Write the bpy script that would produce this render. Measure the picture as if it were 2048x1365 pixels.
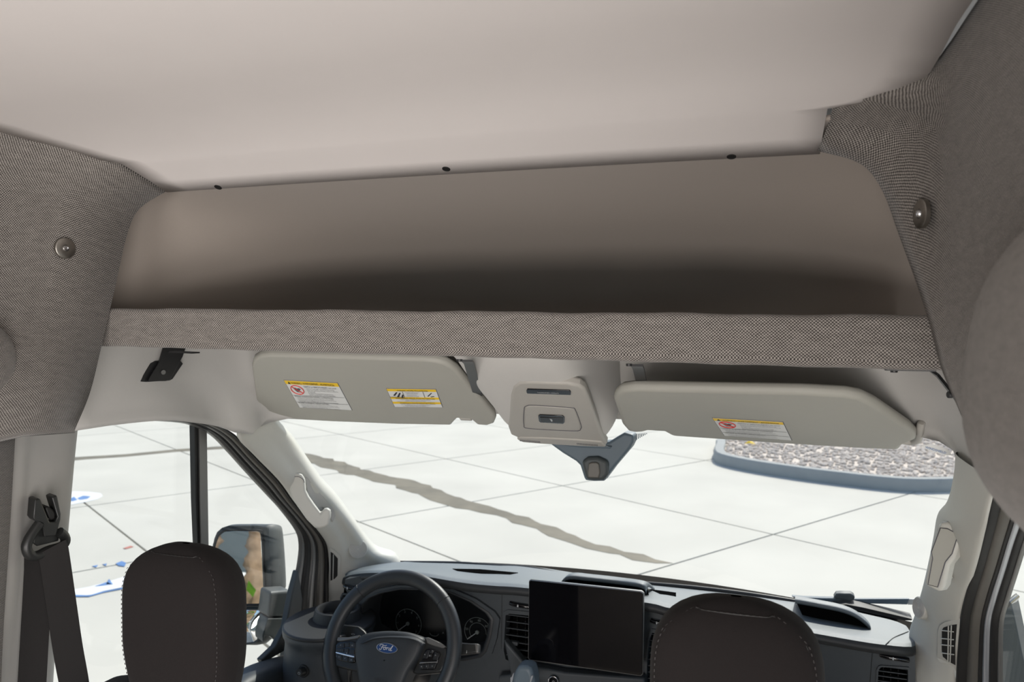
import bpy, bmesh, math, random
from mathutils import Vector, Matrix
from mathutils.geometry import tessellate_polygon
for o in list(bpy.data.objects): bpy.data.objects.remove(o)
SC = bpy.context.scene
COL = SC.collection
random.seed(7)

# ------------------------------------------------------------------ camera
YAW, PITCH, FPX = math.radians(19.56), math.radians(1.35), 1600.0
CH = 2.15
CAM = Vector((0.51, 0.0, CH))
cd = bpy.data.cameras.new('camera'); cam = bpy.data.objects.new('camera', cd); COL.objects.link(cam)
cd.sensor_width = 36.0; cd.lens = FPX / 2048 * 36.0; cd.clip_start = 0.02; cd.clip_end = 400
cam.location = CAM; cam.rotation_euler = (math.pi/2 - PITCH, 0, YAW)
cd.dof.use_dof = True; cd.dof.focus_distance = 1.45; cd.dof.aperture_fstop = 7.1
SC.camera = cam
# ------------------------------------------------------------------ sky, sun, exposure
SUN_DIR = Vector((0.13, 0.72, 0.68)).normalized()      # towards the sun
wd = bpy.data.worlds.new('world'); SC.world = wd; wd.use_nodes = True
wn = wd.node_tree.nodes; wn.clear()
wo = wn.new('ShaderNodeOutputWorld'); wb = wn.new('ShaderNodeBackground'); ws = wn.new('ShaderNodeTexSky')
ws.sky_type = 'NISHITA'; ws.sun_disc = False; ws.sun_elevation = math.asin(SUN_DIR.z)
ws.sun_rotation = math.atan2(SUN_DIR.x, SUN_DIR.y); ws.air_density = 1.0; ws.dust_density = 1.6
wb.inputs['Strength'].default_value = 0.22
wd.node_tree.links.new(ws.outputs[0], wb.inputs[0]); wd.node_tree.links.new(wb.outputs[0], wo.inputs[0])
sl = bpy.data.lights.new('sun', 'SUN'); sl.energy = 4.7; sl.angle = math.radians(0.6); sl.color = (1, 0.96, 0.89)
so = bpy.data.objects.new('sun', sl); COL.objects.link(so); so.rotation_euler = SUN_DIR.to_track_quat('Z', 'Y').to_euler()
so.location = (0, 0, 12)
def area(name, loc, tgt, sx, sy, power, color):
    a = bpy.data.lights.new(name, 'AREA'); a.shape = 'RECTANGLE'; a.size = sx; a.size_y = sy; a.energy = power; a.color = color
    ob = bpy.data.objects.new(name, a); COL.objects.link(ob); ob.location = loc
    ob.rotation_euler = (Vector(tgt) - Vector(loc)).to_track_quat('-Z', 'Y').to_euler(); return ob
area('rear_door_daylight', (0.0, -3.0, CH-0.95), (0, 1.2, CH-0.1), 1.35, 0.6, 68, (1.0, 0.95, 0.91))
area('sliding_door_daylight', (0.78, -0.48, CH-0.62), (-0.3, 0.0, CH-0.35), 1.2, 1.1, 40, (1.0, 0.945, 0.91))
vs = SC.view_settings
vs.view_transform = 'Standard'; vs.look = 'None'; vs.gamma = 1.0; vs.exposure = 0.0; vs.use_curve_mapping = False

# ------------------------------------------------------------------ geometry helpers
RGT = Vector((math.cos(YAW), math.sin(YAW), 0))
FWD = Vector((-math.sin(YAW)*math.cos(PITCH), math.cos(YAW)*math.cos(PITCH), -math.sin(PITCH)))
UPV = Vector((-math.sin(YAW)*math.sin(PITCH), math.cos(YAW)*math.sin(PITCH), math.cos(PITCH)))
def ray(px, py): return FWD + RGT*((px-1024)/FPX) - UPV*((py-682.5)/FPX)
def W(px, py, Y): d = ray(px, py); return CAM + d*(Y/d.y)                 # on the plane y = Y
def WX(px, py, X): d = ray(px, py); return CAM + d*((X-CAM.x)/d.x)        # on the plane x = X
def WZ(px, py, Z): d = ray(px, py); return CAM + d*((Z-CAM.z)/d.z)        # on the plane z = Z
def WP(px, py, p0, n): d = ray(px, py); return CAM + d*((p0-CAM).dot(n)/d.dot(n))
def V(x, y, zr): return Vector((x, y, CH+zr))                              # height given from eye level
def crop(pts, sc, ox, oy): return [(ox+a/sc, oy+b/sc) for a, b in pts]

def spline(pts, n, closed=False):
    pts = [Vector(p) for p in pts]; m = len(pts)
    seg = m if closed else m-1
    def P(i): return pts[i % m] if closed else pts[max(0, min(m-1, i))]
    dense = []
    for i in range(seg):
        p0, p1, p2, p3 = P(i-1), P(i), P(i+1), P(i+2)
        for k in range(16):
            t = k/16
            dense.append(0.5*((2*p1) + (p2-p0)*t + (2*p0-5*p1+4*p2-p3)*t*t + (3*p1-p0-3*p2+p3)*t**3))
    dense.append(P(0).copy() if closed else pts[-1].copy())
    L = [0.0]
    for a, b in zip(dense, dense[1:]): L.append(L[-1]+(b-a).length)
    out = []; j = 0; tot = L[-1]; cnt = n if closed else n-1
    for i in range(n):
        s = tot*i/cnt
        while j < len(L)-2 and L[j+1] < s: j += 1
        f = 0 if L[j+1] == L[j] else (s-L[j])/(L[j+1]-L[j])
        out.append(dense[j].lerp(dense[j+1], min(1, max(0, f))))
    return out
def polyres(pts, n):
    pts = [Vector(p) for p in pts]; L = [0.0]
    for a, b in zip(pts, pts[1:]): L.append(L[-1]+(b-a).length)
    out = []; j = 0
    for i in range(n):
        s = L[-1]*i/(n-1)
        while j < len(L)-2 and L[j+1] < s: j += 1
        f = 0 if L[j+1] == L[j] else (s-L[j])/(L[j+1]-L[j]); out.append(pts[j].lerp(pts[j+1], f))
    return out

def thing(name, label, cat, loc, group=None, kind=None):
    o = bpy.data.objects.new(name, None); COL.objects.link(o); o.empty_display_size = 0.05
    o.location = loc; o['label'] = label
    if cat: o['category'] = cat
    if group: o['group'] = group
    if kind: o['kind'] = kind
    return o
def rootloc(p):
    while p.parent: p = p.parent
    return Vector(p.location)
def tag(o, label=None, cat=None, group=None, kind=None):
    if label: o['label'] = label
    if cat: o['category'] = cat
    if group: o['group'] = group
    if kind: o['kind'] = kind
    return o
def emit(name, vs_, fs, mat, parent=None, smooth=True, ang=35, uvs=None):
    vs_ = [Vector(v) for v in vs_]
    if parent is not None: off = rootloc(parent)
    else:
        lo = Vector([min(v[i] for v in vs_) for i in range(3)]); hi = Vector([max(v[i] for v in vs_) for i in range(3)])
        off = Vector(((lo.x+hi.x)/2, (lo.y+hi.y)/2, lo.z))
    me = bpy.data.meshes.new(name); me.from_pydata([tuple(v-off) for v in vs_], [], fs)
    if uvs:
        ul = me.uv_layers.new(name='UVMap')
        for lp in me.loops: ul.data[lp.index].uv = uvs[lp.vertex_index]
    if smooth:
        me.polygons.foreach_set('use_smooth', [True]*len(me.polygons))
        if ang: me.set_sharp_from_angle(angle=math.radians(ang))
    me.materials.append(mat); me.update()
    o = bpy.data.objects.new(name, me); COL.objects.link(o)
    if parent is not None: o.parent = parent
    else: o.location = off
    return o
def fixn(o):
    bm = bmesh.new(); bm.from_mesh(o.data); bmesh.ops.recalc_face_normals(bm, faces=bm.faces); bm.to_mesh(o.data); bm.free(); return o
def grid(name, rows, mat, parent=None, nu=None, nv=None, thick=0, closed=False, ang=None, su=True, sv=True):
    rows = [[Vector(p) for p in r] for r in rows]
    if nu: rows = [(spline(r, nu) if su else polyres(r, nu)) for r in rows]
    if nv:
        cols = [[r[i] for r in rows] for i in range(len(rows[0]))]
        cols = [(spline(c, nv) if sv else polyres(c, nv)) for c in cols]
        rows = [[c[j] for c in cols] for j in range(nv)]
    R, Cn = len(rows), len(rows[0])
    mr, mc = R//2, Cn//2
    U = [0.0]
    for i in range(1, Cn): U.append(U[-1]+(rows[mr][i]-rows[mr][i-1]).length)
    T = [0.0]
    for j in range(1, R): T.append(T[-1]+(rows[j][mc]-rows[j-1][mc]).length)
    vs_ = [p for r in rows for p in r]; uv = [(U[i], T[j]) for j in range(R) for i in range(Cn)]
    fs = []
    for j in range(R-1):
        for i in range(Cn-(0 if closed else 1)):
            i2 = (i+1) % Cn
            fs.append((j*Cn+i, j*Cn+i2, (j+1)*Cn+i2, (j+1)*Cn+i))
    o = emit(name, vs_, fs, mat, parent, ang=ang, uvs=uv)
    if thick:
        m = o.modifiers.new('s', 'SOLIDIFY'); m.thickness = thick; m.offset = -1
    return o
def bev(o, w, seg=3, ang=40):
    m = o.modifiers.new('b', 'BEVEL'); m.width = w; m.segments = seg; m.limit_method = 'ANGLE'; m.angle_limit = math.radians(ang); m.harden_normals = False
    return o
def slab(name, outline, dvec, mat, parent=None, bevel=0, seg=3, ang=40):
    n = len(outline); a = [Vector(p) for p in outline]; b = [p+dvec for p in a]
    c1 = sum(a, Vector())/n
    fs = [tuple(range(n)), tuple(range(2*n-1, n-1, -1))] + [(i, i+n, (i+1) % n + n, (i+1) % n) for i in range(n)]
    # triangulated caps so concave outlines stay right
    tri = tessellate_polygon([a])
    uv = {}
    fs = [tuple(t) for t in tri] + [tuple(n+k for k in reversed(t)) for t in tri] + fs[2:]
    o = emit(name, a+b, fs, mat, parent, ang=ang); fixn(o)
    if bevel: 
        bm = bmesh.new(); bm.from_mesh(o.data); bmesh.ops.dissolve_limit(bm, angle_limit=math.radians(1), verts=bm.verts, edges=bm.edges); bm.to_mesh(o.data); bm.free()
        o.data.polygons.foreach_set('use_smooth', [True]*len(o.data.polygons)); o.data.set_sharp_from_angle(angle=math.radians(ang))
        bev(o, bevel, seg, 50)
    return o
def box(name, c, dims, mat, parent=None, bevel=0, ax=None, seg=2):
    c = Vector(c); ex, ey, ez = ax if ax else (Vector((1,0,0)), Vector((0,1,0)), Vector((0,0,1)))
    hx, hy, hz = dims[0]/2, dims[1]/2, dims[2]/2
    o = emit(name, [c+ex*sx*hx+ey*sy*hy+ez*sz*hz for sx in (-1,1) for sy in (-1,1) for sz in (-1,1)],
             [(0,1,3,2),(4,6,7,5),(0,4,5,1),(2,3,7,6),(0,2,6,4),(1,5,7,3)], mat, parent); fixn(o)
    if bevel: bev(o, bevel, seg)
    return o
def tube(name, pts, rad, mat, parent=None, n=None, k=10, closed=False, rad2=None, up=None, smooth=True):
    """swept ellipse; rad may be a list along the path; rad2 the radius along 'up'"""
    P = spline(pts, n, closed) if n else [Vector(p) for p in pts]
    m = len(P); vs_ = []; prevN = None
    for i, p in enumerate(P):
        if closed: t = P[(i+1) % m]-P[i-1]
        else: t = P[min(m-1, i+1)]-P[max(0, i-1)]
        t.normalize()
        ref = Vector(up) if up is not None else (prevN if prevN else (Vector((0,0,1)) if abs(t.z) < .9 else Vector((1,0,0))))
        N = ref - t*ref.dot(t); N.normalize(); prevN = N; B = t.cross(N)
        r1 = rad[min(len(rad)-1, int(i*len(rad)/m))] if isinstance(rad, (list, tuple)) else rad
        r2 = r1 if rad2 is None else rad2
        for q in range(k):
            a = 2*math.pi*q/k; vs_.append(p + B*math.cos(a)*r1 + N*math.sin(a)*r2)
    fs = []
    for i in range(m if closed else m-1):
        for q in range(k):
            i2 = (i+1) % m; q2 = (q+1) % k
            fs.append((i*k+q, i*k+q2, i2*k+q2, i2*k+q))
    if not closed: fs += [tuple(range(k-1, -1, -1)), tuple((m-1)*k+q for q in range(k))]
    return fixn(emit(name, vs_, fs, mat, parent, ang=50))
def ribbon(name, pts, width, thick, side, mat, parent=None, n=None):
    """flat strap: side = direction of the width"""
    P = spline(pts, n) if n else [Vector(p) for p in pts]
    rows = []
    for i, p in enumerate(P):
        t = (P[min(len(P)-1, i+1)]-P[max(0, i-1)]).normalized(); s = Vector(side); s = (s-t*s.dot(t)).normalized(); nn = t.cross(s)
        rows.append([p-s*width/2-nn*thick/2, p+s*width/2-nn*thick/2, p+s*width/2+nn*thick/2, p-s*width/2+nn*thick/2])
    vs_ = [v for r in rows for v in r]; fs = []
    for i in range(len(rows)-1):
        for q in range(4): fs.append((i*4+q, i*4+(q+1) % 4, i*4+4+(q+1) % 4, i*4+4+q))
    fs += [(3,2,1,0), tuple(len(vs_)-4+q for q in range(4))]
    return fixn(emit(name, vs_, fs, mat, parent, ang=30))
def disc(name, c, n, r, h, mat, parent=None, k=28, prof=None):
    """lathe about axis n from c: prof = [(radius, height)]"""
    c = Vector(c); n = Vector(n).normalized(); a = n.orthogonal().normalized(); b = n.cross(a)
    prof = prof or [(0, h), (r*.92, h), (r, h*.8), (r, 0)]
    vs_ = []; fs = []
    for (rr, hh) in prof:
        for q in range(k):
            t = 2*math.pi*q/k; vs_.append(c+n*hh+(a*math.cos(t)+b*math.sin(t))*rr)
    for i in range(len(prof)-1):
        for q in range(k):
            fs.append((i*k+q, i*k+(q+1) % k, (i+1)*k+(q+1) % k, (i+1)*k+q))
    o = emit(name, vs_, fs, mat, parent, ang=40)
    bm = bmesh.new(); bm.from_mesh(o.data); bmesh.ops.remove_doubles(bm, verts=bm.verts, dist=1e-6); bmesh.ops.recalc_face_normals(bm, faces=bm.faces); bm.to_mesh(o.data); bm.free()
    return o
def plate_holes(name, outer, holes, dvec, mat, parent=None):
    """flat plate with holes, extruded by dvec"""
    loops = [list(map(Vector, outer))] + [list(map(Vector, h)) for h in holes]
    flat = [p for l in loops for p in l]; n = len(flat)
    tri = tessellate_polygon(loops)
    fs = [tuple(t) for t in tri] + [tuple(n+k for k in reversed(t)) for t in tri]
    s = 0
    for l in loops:
        m = len(l)
        for i in range(m): fs.append((s+i, s+(i+1) % m, n+s+(i+1) % m, n+s+i))
        s += m
    return fixn(emit(name, flat+[p+dvec for p in flat], fs, mat, parent, ang=30))
def text(name, body, org, ex, ey, size, mat, parent, align='LEFT', shear=0, width=None, ext=0.0):
    """flat lettering: origin, reading direction ex, upward ey"""
    c = bpy.data.curves.new(name, 'FONT'); c.body = body; c.size = size; c.align_x = align; c.shear = shear; c.resolution_u = 2
    c.extrude = ext; c.fill_mode = 'FRONT' if ext == 0 else 'BOTH'
    t = bpy.data.objects.new(name, c); COL.objects.link(t)
    bpy.context.view_layer.update()
    me = bpy.data.meshes.new_from_object(t.evaluated_get(bpy.context.evaluated_depsgraph_get()))
    bpy.data.objects.remove(t); bpy.data.curves.remove(c)
    k = 1.0
    if width and len(me.vertices):
        w = max(v.co.x for v in me.vertices)-min(v.co.x for v in me.vertices)
        k = width/max(w, 1e-6)
    ex = Vector(ex).normalized(); ey = Vector(ey); ey = (ey-ex*ey.dot(ex)).normalized(); ez = ex.cross(ey); off = rootloc(parent); org = Vector(org)-off
    for v in me.vertices:
        x, y, z = v.co; v.co = org+ex*(x*k)+ey*y+ez*z
    me.materials.clear(); me.materials.append(mat)
    o = bpy.data.objects.new(name, me); COL.objects.link(o); o.parent = parent
    return o
def ell(c, ex, ey, a, b, n=32, a0=0, a1=None):
    a1 = a0+2*math.pi if a1 is None else a1
    full = abs(a1-a0-2*math.pi) < 1e-6
    return [c+ex*math.cos(a0+(a1-a0)*i/(n if full else n-1))*a+ey*math.sin(a0+(a1-a0)*i/(n if full else n-1))*b for i in range(n)]
def offset2(pts, c, k): return [c+(p-c)*k for p in pts]

from mathutils.bvhtree import BVHTree
def bvh(o):
    off = o.location if o.parent is None else rootloc(o)
    return BVHTree.FromPolygons([v.co+off for v in o.data.vertices], [tuple(p.vertices) for p in o.data.polygons])
def hit(t, px, py, lift=0.0):
    d = ray(px, py).normalized(); p, n, i, l = t.ray_cast(CAM, d)
    if p is None: p, n, i, l = t.find_nearest(CAM+d*1.9)
    if n.dot(d) > 0: n = -n
    return p+n*lift
def hitn(t, px, py):
    d = ray(px, py).normalized(); p, n, i, l = t.ray_cast(CAM, d)
    if p is None: p, n, i, l = t.find_nearest(CAM+d*1.4)
    return n if n.dot(d) < 0 else -n
# ------------------------------------------------------------------ materials
def mat(name, col, rough=0.6, spec=0.5, metal=0, noise=0, nscale=60, bump=0, bscale=400, sheen=0, coat=0):
    m = bpy.data.materials.new(name); m.use_nodes = True; nt = m.node_tree; b = nt.nodes['Principled BSDF']
    b.inputs['Roughness'].default_value = rough; b.inputs['Metallic'].default_value = metal
    b.inputs['Specular IOR Level'].default_value = spec; b.inputs['Sheen Weight'].default_value = sheen; b.inputs['Coat Weight'].default_value = coat
    tc = nt.nodes.new('ShaderNodeTexCoord')
    n1 = nt.nodes.new('ShaderNodeTexNoise'); n1.inputs['Scale'].default_value = nscale; n1.inputs['Detail'].default_value = 4
    nt.links.new(tc.outputs['Object'], n1.inputs['Vector'])
    mx = nt.nodes.new('ShaderNodeMix'); mx.data_type = 'RGBA'
    mx.inputs[6].default_value = (*[c*(1-noise) for c in col], 1); mx.inputs[7].default_value = (*[min(1, c*(1+noise)) for c in col], 1)
    nt.links.new(n1.outputs['Fac'], mx.inputs[0]); nt.links.new(mx.outputs[2], b.inputs['Base Color'])
    if bump:
        n2 = nt.nodes.new('ShaderNodeTexNoise'); n2.inputs['Scale'].default_value = bscale; n2.inputs['Detail'].default_value = 3
        nt.links.new(tc.outputs['Object'], n2.inputs['Vector'])
        bp = nt.nodes.new('ShaderNodeBump'); bp.inputs['Strength'].default_value = bump; bp.inputs['Distance'].default_value = 0.002
        nt.links.new(n2.outputs['Fac'], bp.inputs['Height']); nt.links.new(bp.outputs['Normal'], b.inputs['Normal'])
    return m
def weave(name, dark, light, pitch=0.0031, hue=0.25):
    m = bpy.data.materials.new(name); m.use_nodes = True; nt = m.node_tree; L = nt.links; b = nt.nodes['Principled BSDF']
    b.inputs['Roughness'].default_value = 0.9; b.inputs['Specular IOR Level'].default_value = 0.15; b.inputs['Sheen Weight'].default_value = 0.15
    tc = nt.nodes.new('ShaderNodeTexCoord'); sp = nt.nodes.new('ShaderNodeSeparateXYZ')
    wob = nt.nodes.new('ShaderNodeTexNoise'); wob.inputs['Scale'].default_value = 90
    L.new(tc.outputs['UV'], wob.inputs['Vector'])
    ad = nt.nodes.new('ShaderNodeVectorMath'); ad.operation = 'MULTIPLY_ADD'; ad.inputs[1].default_value = (0.0016, 0.0016, 0)
    L.new(wob.outputs['Color'], ad.inputs[0]); L.new(tc.outputs['UV'], ad.inputs[2]); L.new(ad.outputs[0], sp.inputs[0])
    def mth(op, a, bb=None):
        n = nt.nodes.new('ShaderNodeMath'); n.operation = op
        for i, v in enumerate((a, bb)):
            if v is None: continue
            if isinstance(v, (int, float)): n.inputs[i].default_value = v
            else: L.new(v, n.inputs[i])
        return n.outputs[0]
    k = 2*math.pi/pitch/1.35
    su = mth('SINE', mth('MULTIPLY', sp.outputs[0], k)); sv = mth('SINE', mth('MULTIPLY', sp.outputs[1], k))
    pr = mth('MULTIPLY', su, sv)                                       # over-under threads
    f0 = mth('ADD', mth('MULTIPLY', pr, 0.5), 0.46)
    n1 = nt.nodes.new('ShaderNodeTexNoise'); n1.inputs['Scale'].default_value = 520; n1.inputs['Detail'].default_value = 2; L.new(tc.outputs['UV'], n1.inputs['Vector'])
    mp = nt.nodes.new('ShaderNodeMapping'); mp.inputs['Scale'].default_value = (45, 120, 1); L.new(tc.outputs['UV'], mp.inputs[0])
    n2 = nt.nodes.new('ShaderNodeTexNoise'); n2.inputs['Scale'].default_value = 1; n2.inputs['Detail'].default_value = 3; L.new(mp.outputs[0], n2.inputs['Vector'])
    f1 = mth('ADD', f0, mth('MULTIPLY', mth('SUBTRACT', n1.outputs['Fac'], 0.5), 0.55))
    f2 = mth('ADD', f1, mth('MULTIPLY', mth('SUBTRACT', n2.outputs['Fac'], 0.5), 0.30))
    cr = nt.nodes.new('ShaderNodeValToRGB'); e = cr.color_ramp.elements
    e[0].position = 0.22; e[0].color = (*dark, 1); e[1].position = 0.85; e[1].color = (*light, 1)
    L.new(f2, cr.inputs[0]); L.new(cr.outputs[0], b.inputs['Base Color'])
    bp = nt.nodes.new('ShaderNodeBump'); bp.inputs['Strength'].default_value = 0.35; bp.inputs['Distance'].default_value = 0.0012
    L.new(f1, bp.inputs['Height']); L.new(bp.outputs[0], b.inputs['Normal'])
    return m
def glass(name, tint, gloss, rough=0.0):
    m = bpy.data.materials.new(name); m.use_nodes = True; nt = m.node_tree; nt.nodes.clear()
    o = nt.nodes.new('ShaderNodeOutputMaterial'); t = nt.nodes.new('ShaderNodeBsdfTransparent'); g = nt.nodes.new('ShaderNodeBsdfGlossy'); mx = nt.nodes.new('ShaderNodeMixShader')
    t.inputs[0].default_value = (*tint, 1); g.inputs['Roughness'].default_value = rough; mx.inputs[0].default_value = gloss
    nt.links.new(t.outputs[0], mx.inputs[1]); nt.links.new(g.outputs[0], mx.inputs[2]); nt.links.new(mx.outputs[0], o.inputs[0]); return m
M = dict(
    ceil=mat('ceiling_vinyl', (.615,.585,.57), .55, .3, noise=.02, nscale=9, bump=.05, bscale=900),
    weave=weave('tweed_fabric', (.032,.028,.026), (.345,.32,.295)),
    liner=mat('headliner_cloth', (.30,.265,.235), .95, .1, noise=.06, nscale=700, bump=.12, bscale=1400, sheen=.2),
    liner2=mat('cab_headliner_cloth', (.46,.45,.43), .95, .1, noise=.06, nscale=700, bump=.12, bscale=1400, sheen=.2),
    visor=mat('visor_vinyl', (.35,.345,.31), .55, .35, noise=.02, bump=.05, bscale=900),
    console=mat('console_plastic', (.38,.365,.335), .5, .4, noise=.02, bump=.04, bscale=900),
    trim=mat('pillar_plastic', (.44,.435,.40), .5, .4, noise=.02, bump=.04, bscale=900),
    bpil=mat('b_pillar_plastic', (.36,.35,.335), .5, .4, noise=.02, bump=.04, bscale=900),
    cavity_shade=mat('painted_cavity_shade', (.004,.004,.004), 1.0, 0.0),  # near-black colour that paints the shade inside openings
    black=mat('black_metal', (.012,.012,.013), .45, .5, noise=.1),
    rubber=mat('black_rubber', (.010,.010,.010), .55, .4, noise=.2),
    gloss=mat('gloss_black', (.004,.004,.005), .08, .6),
    satin=mat('satin_grey_paint', (.14,.14,.135), .3, .5, metal=.3, noise=.05),
    bronze=mat('bronze_grey_seal', (.085,.08,.07), .45, .5, noise=.1),
    silver=mat('silver_paint', (.42,.44,.47), .3, .6, metal=.6, noise=.03),
    chrome=mat('chrome', (.75,.76,.78), .18, .5, metal=1),
    steel=mat('washer_steel', (.34,.32,.29), .38, .5, metal=1, noise=.15, nscale=300),
    seat=mat('seat_cloth', (.0155,.0135,.0135), .95, .1, noise=.25, nscale=900, bump=.25, bscale=1500, sheen=.03),
    stitch=mat('seat_stitching', (.09,.085,.085), .9, .1),
    belt=mat('belt_webbing', (.017,.016,.016), .85, .2, noise=.2, nscale=900, bump=.2, bscale=1200),
    blackp=mat('black_plastic', (.014,.015,.015), .42, .45, noise=.1, bump=.05, bscale=900),
    dash=mat('dash_soft_plastic', (.085,.105,.118), .48, .6, noise=.12, nscale=500, bump=.35, bscale=1100),
    fascia=mat('fascia_plastic', (.040,.047,.053), .5, .4, noise=.08, bump=.12, bscale=1100),
    lip=mat('dash_edge_plastic', (.022,.024,.026), .5, .4, noise=.1, bump=.1, bscale=1100),
    leather=mat('wheel_leather', (.020,.023,.026), .42, .45, noise=.12, nscale=400, bump=.12, bscale=900),
    hub=mat('airbag_cover_plastic', (.026,.030,.034), .5, .4, noise=.06, bump=.15, bscale=1200),
    button=mat('button_plastic', (.012,.013,.014), .35, .5),
    cluster=mat('cluster_black', (.006,.007,.008), .25, .5),
    gauge=mat('gauge_print', (.16,.18,.17), .6, .2),
    screen=mat('screen_glass', (.003,.003,.004), .03, .25),
    housing=mat('sensor_housing_plastic', (.085,.115,.14), .5, .4, noise=.04, bump=.05, bscale=900),
    mirrorh=mat('mirror_shell_plastic', (.045,.053,.055), .5, .4, noise=.15, nscale=700, bump=.15, bscale=900),
    mirror=mat('mirror_glass', (.86,.88,.88), .005, .5, metal=1),
    white=mat('label_white', (.66,.67,.66), .5, .3), yellow=mat('label_yellow', (.80,.52,.01), .5, .3),
    red=mat('label_red', (.62,.05,.04), .5, .3), ink=mat('label_ink', (.03,.03,.035), .6, .2), inkgrey=mat('label_ink_grey', (.10,.10,.11), .6, .2),
    icon=mat('icon_print', (.42,.44,.45), .6, .2),
    blue=mat('emblem_blue', (.010,.045,.16), .2, .6, coat=.5),
    concrete=mat('concrete', (.565,.535,.465), .9, .2, noise=.16, nscale=.7, bump=.2, bscale=60),
    joint=mat('concrete_joint', (.24,.24,.21), .95, .1, noise=.25, nscale=8),
    stain=mat('damp_stain', (.17,.145,.10), .7, .3, noise=.45, nscale=3.5),
    kerb=mat('kerb_concrete', (.36,.36,.34), .9, .2, noise=.1, nscale=5),
    gravel=mat('gravel_stone', (.62,.54,.46), .9, .2, noise=.42, nscale=14),
    pwhite=mat('road_paint_white', (.72,.72,.71), .8, .2, noise=.08, nscale=6), pblue=mat('road_paint_blue', (.13,.24,.46), .8, .2, noise=.5, nscale=9),
    pred=mat('road_paint_red', (.50,.20,.16), .8, .2, noise=.4, nscale=9),
    bark=mat('palm_bark', (.24,.165,.11), .95, .1, noise=.6, nscale=10, bump=.8, bscale=25),
    leaf=mat('leaf_green', (.16,.36,.03), .6, .3, noise=.4, nscale=9),
    wall=mat('far_wall_paint', (.06,.075,.085), .8, .2, noise=.2, nscale=3),
    vanpaint=mat('van_body_paint', (.55,.56,.57), .35, .5, noise=.02), floor=mat('van_floor', (.28,.25,.22), .6, .3, noise=.2, nscale=5),
    wind=glass('windshield_glass', (.93,.965,.955), .035), side=glass('side_glass', (.95,.97,.965), .03), lens=mat('lens_plastic', (.45,.44,.42), .3, .5),
)
# ================================================================== THE VAN SHELL
# ---- ceiling panel with a narrower tongue over the shelf
crow = [(-3.1,-.70,.685,.315),(-1.5,-.70,.685,.315),(.0,-.70,.68,.315),(.70,-.693,.673,.313),(.85,-.692,.668,.311),(.93,-.690,.662,.307),(.99,-.670,.658,.298),
        (1.03,-.642,.652,.288),(1.055,-.618,.642,.280),(1.068,-.598,.628,.2755),(1.075,-.583,.610,.273),(1.080,-.579,.575,.271),(1.083,-.578,.545,.270),(1.11,-.572,.543,.2605),(1.14,-.566,.541,.2495),(1.175,-.558,.539,.2345)]
rows = []
for y, xl, xr, z in crow:
    r = []
    for i in range(25):
        x = xl+(xr-xl)*i/24; sk = max(0, (y-1.05)/.108)*.018*(x/.55)
        r.append(V(x, y+sk, z+.004*(1-(x/.7)**2)))
    rows.append(r)
ceil = grid('ceiling', rows, M['ceil'], ang=60); m = ceil.modifiers.new('s','SOLIDIFY'); m.thickness = .006; m.offset = 0
tag(ceil, 'cream white vinyl ceiling panel with three small dark screw holes along its front edge', kind='structure')
tc_ = bvh(ceil)
for px, py in ((437,372),(893,335),(1463,310)):
    p = hit(tc_, px, py, .003); n = hitn(tc_, px, py)
    disc('screw_hole', p, n, .0062, .001, M['rubber'], ceil, k=20, prof=[(0,.0004),(.0052,.0004),(.0058,.0009),(.0066,.0004),(.0068,-.002)])
# ---- fabric wall panels
def panel(name, rws, lab, nu=36, nv=44):
    o = grid(name, rws, M['weave'], nu=nu, nv=nv, ang=None)
    m = o.modifiers.new('s','SOLIDIFY'); m.thickness = .008; m.offset = 0
    return tag(o, lab, kind='structure')
wl = panel('wall_left', [
    [V(-.712,-3.1,.33), V(-.712,.2,.33), V(-.706,.80,.325), V(-.700,.93,.316), V(-.648,1.03,.296), V(-.605,1.060,.286), V(-.584,1.075,.280), V(-.577,1.11,.270), W(331,381,1.165)],
    [V(-.715,-3.1,.24), V(-.715,.2,.24), V(-.708,.80,.24), V(-.702,.93,.24), V(-.685,1.03,.235), V(-.668,1.08,.228), V(-.645,1.12,.222), W(276,418,1.155)],
    [V(-.718,-3.1,.15), V(-.718,.2,.15), V(-.710,.80,.15), V(-.704,.93,.15), V(-.696,1.02,.15), V(-.690,1.07,.15), V(-.682,1.11,.15), W(251,476,1.145)],
    [V(-.720,-3.1,.06), V(-.720,.2,.06), V(-.710,.80,.06), V(-.706,.93,.06), V(-.700,1.01,.06), V(-.695,1.06,.06), V(-.690,1.09,.06), W(231,565,1.13)],
    [V(-.720,-3.1,.0), V(-.720,.2,.0), V(-.705,.80,.0), V(-.700,.93,.0), V(-.695,1.0,-.005), V(-.692,1.05,-.01), V(-.688,1.08,-.01), W(213,640,1.115)],
    [V(-.720,-3.1,-.05), V(-.720,.2,-.05), V(-.68,.80,-.06), V(-.672,.90,-.06), V(-.668,.96,-.06), V(-.672,1.0,-.06), V(-.680,1.06,-.065), W(197,707,1.10)],
    [V(-.720,-3.1,-.12), V(-.720,.2,-.12), V(-.66,.80,-.12), V(-.652,.90,-.12), V(-.648,.95,-.12), V(-.655,1.0,-.12), V(-.672,1.04,-.125), W(176,786,1.08)],
    [V(-.720,-3.1,-.19), V(-.720,.2,-.19), V(-.67,.80,-.175), V(-.662,.90,-.182), WX(60,850,-.656), WX(85,858,-.658), WX(117,858,-.668), W(149,852,1.06)],
    [V(-.730,-3.1,-.20), V(-.730,.2,-.20), V(-.70,.80,-.195), V(-.69,.90,-.198), WX(50,868,-.680), WX(85,876,-.690), WX(117,871,-.698), W(149,862,1.075)],
    ], 'grey tweed fabric wall panel beside the driver side of the cab')
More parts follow.
